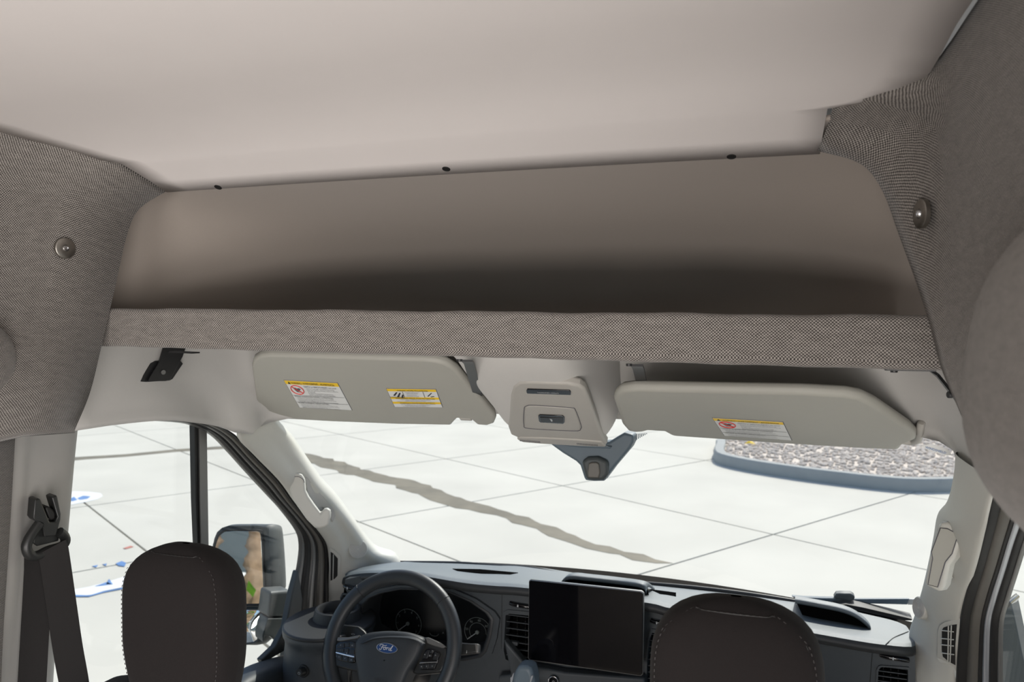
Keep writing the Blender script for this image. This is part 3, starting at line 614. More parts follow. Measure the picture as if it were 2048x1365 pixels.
# ================================================================== SUN VISORS
def visor_plane(z0, y0, z1, y1):
    d = V(0,y1,z1)-V(0,y0,z0); n = Vector((0,d.z,-d.y)).normalized()         # facing down and back
    return V(0,y0,z0), (n if n.z < 0 else -n)
def label_frame(quad, f):
    P = [f(*q) for q in quad]          # top-left, top-right, bottom-right, bottom-left
    return P
def on(P, u, v): return P[0].lerp(P[1], u).lerp(P[3].lerp(P[2], u), v)
def warn_label(parent, quad, f, n, mats=M):
    P = label_frame(quad, f); d = n*.0006
    lab = slab('warning_label', [p+d for p in P], -n*.0006, M['inkgrey'], parent)
    e = .008
    slab('label_face', [on(P,a,b)+d*1.6 for a,b in ((e,e),(1-e,e),(1-e,1-e),(e,1-e))], -n*.0004, M['white'], lab)
    slab('label_header', [on(P,a,b)+d*2.3 for a,b in ((e,e),(1-e,e),(1-e,.125),(e,.125))], -n*.0004, M['yellow'], lab)
    ex = (P[1]-P[0]); ey = (P[0]-P[3]); w = ex.length; h = ey.length
    def ln(s, u, v, sz, width, mt='ink'):
        text('label_text', s, on(P,u,v)+d*3.2, ex, ey, sz*h, M[mt], lab, width=width*w)
    ln('WARNING / AVERTISSEMENT / ADVERTENCIA', .13,.105,.085,.80)
    slab('hazard_triangle', [on(P,a,b)+d*3.0 for a,b in ((.055,.11),(.105,.11),(.08,.03))], -n*.0003, M['ink'], lab)
    ln('DEATH or SERIOUS INJURY can occur', .33,.205,.062,.60)
    for s, v, u, wd_ in (('Children 12 and under can be killed by the air bag',.265,.35,.52),('Never put a rear-facing child seat in the front unless the',.32,.35,.58),('air bag is off',.375,.35,.14),('Sit as far back as possible from the air bag',.43,.35,.46),('ALWAYS use SEAT BELTS and CHILD RESTRAINTS',.485,.35,.50)):
        ln(s, u, v, .045, wd_, 'inkgrey')
    ln('RISQUE de BLESSURES GRAVES ou MORTELLES', .05,.565,.055,.74)
    for s, v, wd_ in (('Les enfants de 12 ans ou moins peuvent etre tues par le coussin gonflable',.615,.70),('Ne jamais placer de siege enfant face a la lunette arriere a l avant',.66,.74),('a moins que le coussin gonflable ne soit desactive',.705,.50),('TOUJOURS utiliser les CEINTURES et les DISPOSITIFS DE RETENUE',.745,.76)):
        ln(s, .08, v, .04, wd_, 'inkgrey')
    ln('PELIGRO de MUERTE o SERIAS LESIONES', .05,.81,.055,.60)
    for s, v, wd_ in (('Los ninos menores de 12 anos pueden morir por la bolsa de aire',.855,.72),('Nunca ponga un asiento para ninos orientado hacia atras en el frente',.90,.74),('a menos que la bolsa de aire este desactivada',.94,.50),('SIEMPRE use CINTURONES DE SEGURIDAD y SISTEMAS DE RETENCION',.978,.76)):
        ln(s, .08, v, .036, wd_, 'inkgrey')
    for v in (.51,.765):
        slab('label_rule', [on(P,a,b)+d*3 for a,b in ((.02,v),(.98,v),(.98,v+.006),(.02,v+.006))], -n*.0002, M['inkgrey'], lab)
    # crossed-out child seat symbol
    c = [on(P, .165+.115*math.cos(t), .31+.155*math.sin(t))+d*3 for t in [2*math.pi*i/32 for i in range(32)]]
    tube('prohibition_ring', c, .0011, M['red'], lab, k=6, closed=True)
    tube('prohibition_bar', [on(P,.085,.20)+d*3, on(P,.245,.42)+d*3], .0010, M['red'], lab, k=6)
    slab('child_seat_symbol', [on(P,a,b)+d*2.6 for a,b in ((.11,.25),(.14,.24),(.17,.27),(.20,.25),(.235,.28),(.21,.33),(.18,.36),(.16,.38),(.14,.34))], -n*.0003, M['inkgrey'], lab)
    slab('child_seat_symbol', [on(P,a,b)+d*2.6 for a,b in ((.10,.26),(.11,.25),(.145,.38),(.20,.39),(.20,.40),(.138,.395))], -n*.0003, M['inkgrey'], lab)
    return lab
# driver visor
p0, nv_ = visor_plane(-.077,1.45,-.2475,1.75); FL = lambda a,b: WP(a,b,p0,nv_)
vl = thing('sun_visor', 'driver sun visor with two yellow and white warning labels', 'sun visor', FL(740,790), 'stowed sun visors')
ol = crop([(85,200),(100,155),(150,128),(230,120),(1400,155),(1480,165),(1560,185),(1640,235),(1780,400),(1925,570),(1938,610),(1925,640),(1880,655),(1800,650),(1775,630),(1745,605),(1650,600),(1625,625),(1600,652),(1200,645),(700,625),(300,602),(260,580),(150,510),(122,465)],3.793,480,680)
slab('visor_body', [FL(*q) for q in ol], -nv_*.020, M['visor'], vl, bevel=.0075, seg=4)
tube('pivot_arm', [FL(535,833)-nv_*.005, FL(548,838)-nv_*.004, FL(560,840)-nv_*.01], .006, M['console'], vl, n=8)
cl = box('retaining_clip', FL(930,846)-nv_*.012, (.030,.014,.010), M['console'], vl, bevel=.003, ax=(Vector((1,0,0)), Vector((0,-nv_.z,nv_.y)), nv_))
tube('clip_pin', [FL(908,840)-nv_*.010, FL(948,843)-nv_*.010], .004, M['visor'], vl)
warn_label(vl, crop([(331,304),(742,326),(853,534),(452,514)],3.793,480,680), FL, nv_)
def rollover_label(parent, quad, f, n):
    P = label_frame(quad, f); d = n*.0006
    lab = slab('rollover_label', [p+d for p in P], -n*.0006, M['inkgrey'], parent); e = .010
    q_ = lambda a,b,c_,d_,mt,nm,k: slab(nm, [on(P,*t)+d*k for t in ((a,b),(c_,b),(c_,d_),(a,d_))], -n*.0004, M[mt], lab)
    q_(e,e,1-e,1-e,'white','label_face',1.6)
    for a, b in ((e,.125),(.44,.54),(.70,.80)): q_(e,a,1-e,b,'yellow','label_header',2.3)
    ex = P[1]-P[0]; ey = P[0]-P[3]; w = ex.length; h = ey.length
    def ln(s, u, v, sz, width, mt='ink'): text('label_text', s, on(P,u,v)+d*3.2, ex, ey, sz*h, M[mt], lab, width=width*w)
    ln('WARNING: HIGHER ROLLOVER RISK', .22,.115,.09,.62); ln('AVERTISSEMENT: RISQUE ACCRU DE CAPOTAGE', .12,.525,.09,.80); ln('ADVERTENCIA: MAYOR RIESGO DE VUELCO', .17,.79,.09,.72)
    for s, v, u, wd_ in (('Avoid Abrupt Maneuvers',.19,.36,.28),('and Excessive Speed.',.24,.38,.23),('Always Buckle Up.',.31,.38,.21),('See Owner s Manual',.375,.37,.24),('For Further Information',.43,.34,.27),
            ('Evitez les manoeuvres brusques et les vitesses excessives.',.585,.20,.62),('Bouclez toujours la ceinture de securite.',.635,.30,.42),('Consultez le Guide du proprietaire pour de plus amples renseignements.',.685,.12,.78),
            ('Evite las maniobras bruscas y las velocidades excesivas.',.855,.18,.60),('Abroche siempre el cinturon de seguridad.',.905,.25,.44),('Para mayor informacion vea el manual del usuario.',.955,.20,.54)):
        ln(s, u, v, .05, wd_, 'inkgrey')
    for a in (.305,.715): q_(a,.14,a+.008,.435,'ink','label_rule',3)
    q_(e,.428,.31,.44,'ink','label_rule',3)
    car = lambda L, ox, oy, s: slab('vehicle_symbol', [on(P,ox+a*s,oy+b*s*1.6)+d*3 for a,b in L], -n*.0003, M['ink'], lab)
    car([(0,.3),(.25,0),(.32,.02),(.1,.35)], .09,.17,.35); car([(.2,.42),(.42,.05),(.5,.08),(.3,.48)], .09,.17,.35); car([(.42,.5),(.55,.2),(.62,.25),(.52,.55)], .09,.17,.35)
    car([(0,.4),(.35,0),(.40,.03),(.06,.45)], .78,.18,.28); car([(.2,.45),(.45,.40),(.5,.45),(.25,.52)], .78,.18,.28)
    return lab
rollover_label(vl, crop([(1108,368),(1488,374),(1540,512),(1172,508)],3.793,480,680), FL, nv_)
# passenger visor, hanging a little lower
p1, nr_ = visor_plane(-.128,1.45,-.240,1.75); FR = lambda a,b: WP(a,b,p1,nr_)
vr = thing('sun_visor', 'passenger sun visor hanging slightly lower with one warning label', 'sun visor', FR(1530,850), 'stowed sun visors')
orr = crop([(76,290),(88,262),(120,240),(200,230),(500,238),(1150,252),(1400,266),(1490,282),(1570,320),(1770,455),(1802,488),(1798,515),(1720,550),(1705,573),(1500,565),(1000,535),(420,495),(395,487),(360,468),(280,463),(250,471),(200,474),(155,464),(125,430)],2.844,1200,700)
slab('visor_body', [FR(*q) for q in orr], -nr_*.022, M['visor'], vr, bevel=.010, seg=4)
tube('pivot_arm', [FR(1805,894)-nr_*.012, FR(1825,896)-nr_*.012, FR(1838,888)-nr_*.01, FR(1842,872)-nr_*.02, hit(th_,1843,848,-.005)], .007, M['console'], vr, n=18)
box('retaining_clip', FR(1318,865)-nr_*.012, (.034,.014,.010), M['console'], vr, bevel=.003, ax=(Vector((1,0,-.08)).normalized(), Vector((0,-nr_.z,nr_.y)), nr_))
warn_label(vr, crop([(637,386),(1042,410),(1093,515),(706,488)],2.844,1200,700), FR, nr_)

# ================================================================== OVERHEAD CONSOLE
pc, nc = visor_plane(-.100,1.45,-.255,1.75); pc = pc-nc*.0045; FC = lambda a,b: WP(a,b,pc,nc)
CR = lambda L: crop(L,4.875,920,700)
oc_ = thing('overhead_console', 'grey overhead console with airbag indicator and dark light switch between the visors', 'console', FC(1110,820))
secs = []
for y, zb_, w, hgt in ((1.40,-.062,.095,.00),(1.43,-.088,.102,.03),(1.48,-.118,.112,.06),(1.56,-.160,.122,.10),(1.66,-.212,.130,.14),(1.73,-.246,.137,.16),(1.785,-.268,.128,.17),(1.815,-.262,.115,.15),(1.83,-.235,.10,.11)):
    s = []
    for i in range(25):
        u = -1+2*i/24; a = abs(u)
        s.append(V(-.002+math.copysign(w*min(1, a*1.35)+max(0,a-.74)*.08, u), y, zb_+hgt*max(0,(a-.52)/.48)**1.7))
    secs.append(s)
grid('fairing', secs, M['liner2'], oc_, nv=30, nu=40)
bez = slab('console_bezel', [FC(*q)+nc*.010 for q in CR([(475,720),(500,400),(525,320),(580,280),(700,275),(1050,288),(1170,310),(1220,340),(1260,420),(1400,820),(1440,880),(1430,895),(1150,880),(830,865),(600,835),(500,790)])], -nc*.02, M['console'], oc_, bevel=.006, seg=4)
slab('console_nose', [FC(*q)+nc*.013 for q in CR([(560,825),(620,855),(800,870),(1150,890),(1430,898),(1390,850),(1150,830),(800,812),(590,808)])], -nc*.02, M['console'], oc_, bevel=.004)
ind = slab('airbag_indicator', [FC(*q)+nc*.0122 for q in CR([(655,345),(665,331),(1075,343),(1088,355),(1088,388),(665,375),(655,365)])], -nc*.006, M['gloss'], oc_, bevel=.001)
text('indicator_text', 'PASSENGER AIRBAG', FC(920+768/4.875,700+366/4.875)+nc*.0128, (1,0,0), (0,-.9,.45), .0085, M['icon'], ind, width=(FC(920+968/4.875,774)-FC(920+768/4.875,774)).length)
lp = CR([(632,540),(650,505),(720,495),(1090,520),(1130,540),(1185,690),(1180,730),(1120,748),(680,725),(630,690)])
tube('lens_seam', spline([FC(*q)+nc*.0105 for q in lp], 60, True), .0009, M['inkgrey'], oc_, k=6, closed=True)
slab('map_light_lens', [FC(*q)+nc*.0112 for q in CR([(640,545),(655,512),(720,502),(1088,526),(1125,545),(1177,690),(1172,724),(1118,741),(684,718),(638,686)])], -nc*.004, M['lens'] if False else M['console'], oc_, bevel=.0015)
sw = slab('light_switch', [FC(*q)+nc*.0135 for q in CR([(770,590),(785,580),(1010,588),(1028,605),(1028,655),(1015,668),(790,655),(775,640)])], -nc*.006, M['gloss'], oc_, bevel=.0012)
slab('switch_rocker', [FC(*q)+nc*.0148 for q in CR([(785,597),(1012,605),(1014,652),(795,644)])], -nc*.003, M['button'], sw, bevel=.001)
slab('lamp_icon', [FC(*q)+nc*.0152 for q in CR([(885,612),(905,615),(912,632),(900,638),(893,625)])], -nc*.0004, M['icon'], sw)
for x0, y0_, x1 in ((590,828,780),(1145,858,1340)):
    for q in range(14):
        x = x0+(x1-x0)*q/13; y = y0_+.07*(x-x0)
        slab('grille_slot', [FC(*t)+nc*.0136 for t in CR([(x,y),(x+6,y),(x+10,y+14),(x+4,y+14)])], -nc*.001, M['inkgrey'], oc_)
# sensor housing against the glass behind the console
hs = thing('windshield_sensor_housing', 'blue grey plastic sensor housing on the windshield below the overhead console', 'sensor housing', W(1190,920,1.88))
def hsec(L, Y): return [W(a,b,Y) for a,b in CR(L)]
A = [(830,872),(1000,900),(1200,915),(1450,900),(1530,850),(1600,810),(1690,830),(1690,900),(1660,960),(1500,1150),(1440,1230),(1400,1283),(1300,1285),(1225,1275),(1210,1255),(1170,1130),(1130,1090),(1000,1010),(890,930)]
slab('housing_body', [W(a,b,1.87) for a,b in CR(A)], Vector((0,.05,.0)), M['housing'], hs, bevel=.010, seg=4)
slab('housing_ridge', [W(a,b,1.862) for a,b in CR([(880,905),(1010,935),(1180,955),(1460,965),(1480,945),(1300,925),(1150,918),(1000,905)])], Vector((0,.012,0)), M['housing'], hs, bevel=.003)
slab('lens_hood', [W(a,b,1.855) for a,b in CR([(1180,1090),(1240,1050),(1340,1045),(1440,1090),(1440,1220),(1395,1275),(1300,1278),(1230,1268),(1215,1230)])], Vector((0,.02,0)), M['mirrorh'], hs, bevel=.008)
slab('camera_window', [W(a,b,1.850) for a,b in CR([(1250,1110),(1280,1098),(1330,1098),(1355,1115),(1365,1200),(1350,1255),(1245,1250),(1240,1200)])], Vector((0,.006,0)), M['bronze'], hs, bevel=.003)
for q in range(9):
    ribbon('mesh_strip', [W(a,b,1.90) for a,b in CR([(1690+q*16,822-q*1),(1692+q*16,895-q*9)])], .002, .0012, (1,0,0), M['housing'], hs)
# ================================================================== DASHBOARD
da = thing('dashboard', 'dark blue grey dashboard with air vents and instrument cluster below the windshield', 'dashboard', V(0,2.1,-1.0))
lipt = [(684,1158),(700,1152),(735,1148),(785,1149),(841,1154),(926,1168),(987,1174),(1056,1179),(1286,1207),(1330,1217),(1480,1243),(1642,1272),(1710,1284),(1755,1291),(1815,1297),(1832,1294)]
lY_ = [2.06,2.01,1.975,1.96]+[1.955]*10+[1.96,1.99]
rear = [(700,1142),(716,1137),(745,1131),(790,1126),(841,1126),(914,1128),(990,1132),(1060,1136),(1250,1167),(1300,1171),(1460,1188),(1600,1207),(1690,1222),(1730,1232),(1790,1246),(1815,1256)]
rY_ = [2.10,2.14,2.18,2.21]+[2.24]*10+[2.20,2.14]
lt = [W(a,b,Y) for (a,b),Y in zip(lipt,lY_)]; rt = [W(a,b,Y) for (a,b),Y in zip(rear,rY_)]
dz = Vector((0,0,1))
N_ = 70
lt = spline(lt, N_); rt = spline(rt, N_)
rows = [[p+Vector((0,.05,-.030)) for p in lt], [p+Vector((0,.012,-.024)) for p in lt], [p+Vector((0,.001,-.017)) for p in lt], [p+Vector((0,.0,-.008)) for p in lt], [p+Vector((0,.006,0)) for p in lt]]
lipo = grid('dash_edge', rows, M['lip'], da, nv=14)
rows = [[p+Vector((0,.006,0)) for p in lt], [p+Vector((0,.02,.003)) for p in lt], [a.lerp(b,.35)+dz*.004 for a,b in zip(lt,rt)], [a.lerp(b,.7)+dz*.003 for a,b in zip(lt,rt)], rt, [p+Vector((0,.05,-.012)) for p in rt], [p+Vector((0,.16,-.05)) for p in rt]]
pad_o = grid('dash_pad', rows, M['dash'], da, nv=30)
# defroster ridge and slots
rg = tube('defroster_ridge', [W(a,b,2.25) for a,b in ((800,1130),(812,1127),(914,1128),(990,1133),(1060,1137),(1137,1152),(1244,1164),(1383,1176),(1500,1190),(1602,1206),(1660,1215))], .007, M['lip'], da, n=50, k=8)
C8 = lambda L: crop(L,6.66,1560,1160)
C7 = lambda L: crop(L,4.096,1000,1080)
tp_ = bvh(pad_o); DP = lambda L, l: [hit(tp_, a, b, l) for a, b in L]
slab('defroster_slot_shade', DP(((905,1139),(960,1140),(1036,1147),(1020,1150),(960,1148),(915,1143)),.0015), Vector((0,0,-.002)), M['cavity_shade'], da)  # flat black strips on the pad; the shade of the slots is painted
slab('defroster_slot_shade', DP(((1300,1180),(1352,1187),(1352,1194),(1320,1189)),.0015), Vector((0,0,-.002)), M['cavity_shade'], da)
def mouth(nm, bot, topp):
    B = [hit(tp_, a, b, 0) for a, b in bot]; T = [W(a, b, q.y+.012) for (a, b), q in zip(topp, B)]
    B = spline([p-dz*.004 for p in B], 24); T = spline(T, 24)
    o = grid(nm, [[p+Vector((0,.03,0)) for p in B], [p+Vector((0,.03,-.003)) for p in T]], M['cavity_shade'], da)  # black sheet behind the opening, its inner shade put into the colour
    grid('hood_rim', [[p+Vector((0,.035,-.004)) for p in T], [p+Vector((0,.0,-.004)) for p in T], [p+Vector((0,-.003,0)) for p in T], [p+Vector((0,.004,.004)) for p in T], [p+Vector((0,.05,.0)) for p in T], [p+Vector((0,.15,-.045)) for p in T]], M['dash'], o, nv=14)
mouth('tray_mouth_shade', C8([(300,510),(490,556),(800,612),(1060,660),(1150,678),(1210,684)]), C8([(200,300),(480,350),(800,415),(1000,490),(1150,600),(1212,672)]))
mouth('bin_mouth_shade', C7([(470,392),(500,396),(700,415),(950,440),(1180,475),(1196,470)]), C7([(490,372),(555,318),(720,330),(950,356),(1165,390),(1192,440)]))
tube('pad_seam', DP(C8([(1410,868),(1450,830),(1530,770),(1710,695)]),.0005), .0012, M['lip'], da, n=12, k=5)
# fascia plate with openings
FY = 1.985
C6 = lambda L: crop(L,4.096,560,1080)
FF = lambda a,b: W(a,b,FY)
clus = [FF(*q) for q in C6([(690,600),(705,530),(760,470),(850,432),(1000,402),(1200,405),(1400,430),(1560,500),(1690,590),(1725,640),(1705,780),(1670,890),(1630,930),(1500,960),(900,900),(700,780),(680,700)])]
vc = [FF(*q) for q in C6([(1850,615),(1880,600),(2090,620),(2110,640),(2095,990),(2070,1030),(1900,1000),(1850,980),(1835,900)])]
vr2 = [FF(*q) for q in C7([(1225,810),(1250,755),(1500,800),(1500,1240),(1200,1240),(1205,1000)])]
vrr = [FF(*q) for q in C8([(1305,1210),(1330,1165),(1360,1155),(1690,1180),(1705,1200),(1705,1420),(1690,1560),(1310,1560),(1298,1400)])]
vll = [FF(*q) for q in C6([(505,480),(520,450),(600,455),(612,480),(605,640),(590,690),(520,680),(505,640)])]
outer = [FF(*q) for q in ((690,1160),(735,1150),(785,1150),(841,1156),(926,1170),(1056,1180),(1330,1219),(1642,1274),(1755,1294),(1829,1300),(1836,1480),(1640,1470),(1290,1450),(1000,1430),(560,1420),(560,1300),(684,1290))]
fas = plate_holes('fascia', outer, [clus, vc, vrr, vll, vr2], Vector((0,.03,0)), M['fascia'], da)
def vent(name, loop, nsl, tab=None, tilt=.0):
    c = sum(loop, Vector())/len(loop)
    vn = slab(name, [p+Vector((0,.06,0)) for p in loop], Vector((0,.004,0)), M['cavity_shade'], da)  # back and duct coloured black for the shade inside the vent
    grid('vent_duct', [[p+Vector((0,y_,0)) for p in loop+loop[:1]] for y_ in (0,.03,.062)], M['cavity_shade'], vn)
    big = offset2(loop, c, 1.13); sm = offset2(loop, c, .985)
    plate_holes('vent_bezel', [p+Vector((0,-.004,0)) for p in big], [[p+Vector((0,-.004,0)) for p in sm]], Vector((0,.04,0)), M['fascia'], vn)
    x0 = min(p.x for p in loop); x1 = max(p.x for p in loop); z0 = min(p.z for p in loop); z1 = max(p.z for p in loop)
    for i in range(nsl):
        z = z1-(z1-z0)*(i+.75)/(nsl+.4)
        box('vent_slat', Vector(((x0+x1)/2, FY+.018, z)), ((x1-x0)*.97,.022,.0025), M['fascia'], vn, bevel=.0008, ax=(Vector((1,0,0)), Vector((0,.97,-.24)), Vector((0,.24,.97))))
    for i in range(3):
        box('vent_vane', Vector((x0+(x1-x0)*(i+1)/4, FY+.045, (z0+z1)/2)), (.002,.010,(z1-z0)*.95), M['rubber'], vn)
    if tab: box('vent_tab', Vector((tab[0], FY-.002, tab[1])), (.026,.014,.010), M['fascia'], vn, bevel=.002)
    return vn
tp = FF(1028,1286)
vent('air_vent', vc, 7, (tp.x, tp.z)); vent('air_vent', vrr, 6); vent('air_vent', vll, 5); vent('air_vent', vr2, 9)
# vent wheels above the vents
for px, py, w_ in ((1041,1211,24),(1789,1316,24),(701,1176,16),(1318,1245,16)):
    p = W(px, py, FY-.003)
    kn = tube('vent_dial', [p+Vector((-w_*.0012,0,.002)), p+Vector((-w_*.0006,-.004,.0005)), p+Vector((w_*.0006,-.004,-.0005)), p+Vector((w_*.0012,0,-.002))], .0055, M['gloss'], da, n=10, k=10)
    box('dial_mark', p+Vector((-.004,-.0105,.001)), (.003,.002,.006), M['icon'], kn)
for a, b in (((1004,1186),(1003,1300)),((1745,1303),(1740,1365))):
    tube('panel_gap', [W(*a,FY-.0005), W(*b,FY-.0005)], .0009, M['lip'], da, k=5)
# instrument cluster
cl_ = slab('instrument_cluster', [p+Vector((0,.085,0)) for p in clus], Vector((0,.004,0)), M['cluster'], da)
cc = sum(clus, Vector())/len(clus)
rows = [[p+Vector((0,-.012,0)) for p in offset2(clus,cc,1.07)], [p+Vector((0,-.016,0)) for p in offset2(clus,cc,1.04)], [p+Vector((0,-.010,0)) for p in clus], [p+Vector((0,.085,0)) for p in offset2(clus,cc,.97)]]
grid('cluster_hood', [r+r[:1] for r in rows], M['lip'], cl_)
plate_holes('cluster_surround', [p+Vector((0,-.010,0)) for p in offset2(clus,cc,1.15)], [[p+Vector((0,-.010,0)) for p in offset2(clus,cc,1.05)]], Vector((0,.03,0)), M['fascia'], cl_)
GY = FY+.080
ex, ez = Vector((1,0,0)), Vector((0,0,1))
def gauge(cx, cy, R, nums, a0, a1, needle, inner=None):
    c = W(cx, cy, GY)
    gr = tube('gauge_ring', ell(c, ex, ez, R, R, 40, math.radians(a0), math.radians(a1)), .0007, M['gauge'], cl_, k=5)
    if inner: tube('gauge_ring', ell(c, ex, ez, inner, inner, 32, math.radians(a0), math.radians(a1)), .0006, M['gauge'], cl_, k=5)
    for i, s in enumerate(nums):
        a = math.radians(a0+(a1-a0)*i/(len(nums)-1)); p = c+ex*math.cos(a)*R*.82+ez*math.sin(a)*R*.82
        text('gauge_numeral', s, p+Vector((0,-.001,-.003)), ex, ez, .0095, M['gauge'], gr, align='CENTER')
        tube('gauge_tick', [c+ex*math.cos(a)*R*.93+ez*math.sin(a)*R*.93, c+ex*math.cos(a)*R+ez*math.sin(a)*R], .0007, M['gauge'], gr, k=4)
    a = math.radians(needle)
    tube('gauge_needle', [c+Vector((0,-.004,0)), c+Vector((0,-.004,0))+ex*math.cos(a)*R*.95+ez*math.sin(a)*R*.95], .0011, M['icon'], gr, k=5)
    disc('needle_cap', c+Vector((0,-.003,0)), (0,-1,0), .0055, .004, M['gauge'], gr, k=16)
C6p = lambda x, y: (560+x/4.096, 1080+y/4.096)
gauge(*C6p(1052,685), .041, ['0','1','2','3','4','5','6','7'], 222, -42, 218)
gauge(*C6p(1620,755), .040, ['0','20','40','60','80','100'], 218, -10, 218, inner=.025)
c = W(*C6p(1262,765), GY); tube('fuel_arc', ell(c, ex, ez, .014, .009, 14, math.radians(190), math.radians(350)), .0008, M['gauge'], cl_, k=5)
for q, s in ((1300,'.'),(1330,'A'),(1365,'F')): text('gauge_numeral', s, W(*C6p(q,770), GY-.001), ex, ez, .008, M['gauge'], cl_)
# lower centre stack: ledge, start button
slab('centre_ledge', [W(a,b,1.95) for a,b in crop([(160,0),(430,310),(900,400),(1860,470),(1860,640),(100,640),(100,440),(250,430)],6.02,980,1280)], Vector((0,.03,0)), M['fascia'], da, bevel=.006)
p = W(1108,1362,1.945); sbt = disc('start_button', p, (0,-1,.1), .0125, .006, M['gloss'], da, k=28)
tube('button_ring', ell(p+Vector((0,-.006,0)), ex, ez, .0125, .0125, 30), .0012, M['chrome'], sbt, k=6, closed=True)
text('button_icon', 'O', p+Vector((-.003,-.0068,-.003)), ex, ez, .008, M['icon'], sbt)
# driver side pod with cup holder and lamp switch
C5 = lambda L: crop(L,7.877,460,1200)
pod = []
for k_, (dzp, s) in enumerate(((0,1.0),(-.012,1.03),(-.035,.97),(-.075,1.0),(-.14,1.03),(-.24,1.0))):
    cx = V(-.70,1.90,-.83)
    pod.append([cx+Vector((math.cos(a)*.118*s, math.sin(a)*.135*s, dzp)) for a in [2*math.pi*i/40 for i in range(40)]])
pod = [r+r[:1] for r in pod]
pd = grid('side_pod', pod, M['fascia'], da, nv=26)
slab('pod_ledge', ell(V(-.70,1.90,-.836), ex, Vector((0,1,0)), .122, .138, 44), Vector((0,0,.012)), M['lip'], pd, bevel=.005)
cr_ = disc('cup_holder', V(-.690,1.925,-.826), (0,0,1), .06, .03, M['lip'], pd, k=40, prof=[(.001,-.02),(.050,-.02),(.052,.024),(.056,.030),(.062,.028),(.068,.004),(.070,-.004)])
kp = W(607,1343,1.765); 
lsw = disc('lamp_switch', kp, (-.05,-1,.18), .0155, .018, M['button'], pd, k=30, prof=[(0,.020),(.009,.020),(.0105,.017),(.012,.004),(.0150,.004),(.0165,.002),(.0165,-.006)])
text('switch_icon', 'O', kp+Vector((-.004,-.0205,-.001)), ex, ez, .010, M['icon'], lsw)
sd = box('side_switches', W(693,1350,1.83), (.032,.01,.045), M['button'], da, bevel=.004)
for q in (0,1): text('switch_icon', 'x', W(690,1341+q*14,1.823), ex, ez, .010, M['icon'], sd)
tube('dimmer_wheel', ell(W(663,1352,1.83), ex, ez, .014, .018, 24), .0022, M['satin'], da, k=6, closed=True)

# touchscreen
C7s = [(238,345),(250,335),(1150,430),(1172,445),(1165,1100),(1150,1115),(245,985),(232,970)]
ts = thing('touchscreen', 'large black glossy touchscreen standing on the dashboard', 'screen', W(1170,1345,1.90))
sn = Vector((0,-1,0)); sp0 = W(1170,1250,1.895)
slab('screen_shell', [WP(a,b,sp0-sn*.004,sn) for a,b in C7([(234,338),(250,328),(1155,424),(1178,440),(1170,1106),(1152,1122),(240,992),(227,975)])], -sn*.012, M['satin'], ts, bevel=.003)
slab('screen_glass', [WP(a,b,sp0,sn) for a,b in C7(C7s)], -sn*.004, M['screen'], ts, bevel=.0012)
slab('screen_mount', [W(a,b,1.93) for a,b in ((1110,1200),(1240,1215),(1240,1330),(1110,1310))], Vector((0,.05,0)), M['lip'], ts)

# gear selector
gs = thing('gear_selector', 'blue grey gear selector knob with bright side inserts in front of the vent', 'gear selector', W(1044,1395,1.80))
slab('knob', [W(a,b,1.80) for a,b in crop([(262,470),(290,400),(320,345),(350,328),(440,330),(490,360),(515,430),(530,520),(530,700),(250,700)],6.02,980,1280)], Vector((0,.05,0)), M['housing'], gs, bevel=.010, seg=4)
for L in ([(262,452),(282,405),(288,410),(265,520),(258,700),(246,700),(246,460)], [(495,445),(512,432),(518,445),(490,520),(478,520)]):
    slab('knob_insert', [W(a,b,1.797) for a,b in crop(L,6.02,980,1280)], Vector((0,.004,0)), M['silver'], gs)
tube('shift_lever', [W(1044,1400,1.825), W(1046,1450,1.83), W(1050,1560,1.85)], .012, M['blackp'], gs)

# ================================================================== STEERING WHEEL
wc = W(782,1294,1.79); al = math.radians(27)
wn_ = Vector((0,-math.cos(al),math.sin(al))); wv = Vector((0,math.sin(al),math.cos(al))); wu = Vector((1,0,0))
FS = lambda a,b,h=0: WP(a,b,wc+wn_*h,wn_)
sw_ = thing('steering_wheel', 'dark leather steering wheel with blue oval emblem and button pods', 'steering wheel', wc-wv*.19)
tube('rim', ell(wc, wu, wv, .172, .172, 72), .0195, M['leather'], sw_, k=14, closed=True, rad2=.0155, up=wn_)
for a in (46, 134):
    a = math.radians(a); c = wc+wu*math.cos(a)*.172+wv*math.sin(a)*.172; rd = (wu*math.cos(a)+wv*math.sin(a))
    tube('rim_seam', ell(c, rd, wn_, .0197, .0157, 24), .0007, M['rubber'], sw_, k=5, closed=True)
hubo = C6([(632,850),(660,805),(720,772),(800,757),(920,750),(1050,760),(1130,783),(1190,812),(1200,840),(1170,930),(1120,1020),(1080,1080),(1040,1170),(1010,1260),(960,1310),(800,1310),(720,1290),(665,1180),(638,1020),(630,930)])
def dome(name, outline, h0, h1, mt, parent, nrm, c=None):
    P = spline(outline, 60, True); c = c or sum(P, Vector())/len(P)
    rows = []
    for k_, (s, h) in enumerate(((1.0,h0-.03),(1.0,h0),(.985,h0+(h1-h0)*.45),(.95,h0+(h1-h0)*.75),(.85,h0+(h1-h0)*.93),(.5,h1),(.02,h1))):
        rows.append([c+(p-c)*s+nrm*h for p in P])
    return grid(name, [r+r[:1] for r in rows], mt, parent)
hub = dome('airbag_cover', [FS(*q) for q in hubo], .0,.024, M['hub'], sw_, wn_)
text('airbag_text', 'AIRBAG', FS(747,1361,.0245), wu, wv, .0105, M['lip'], hub)
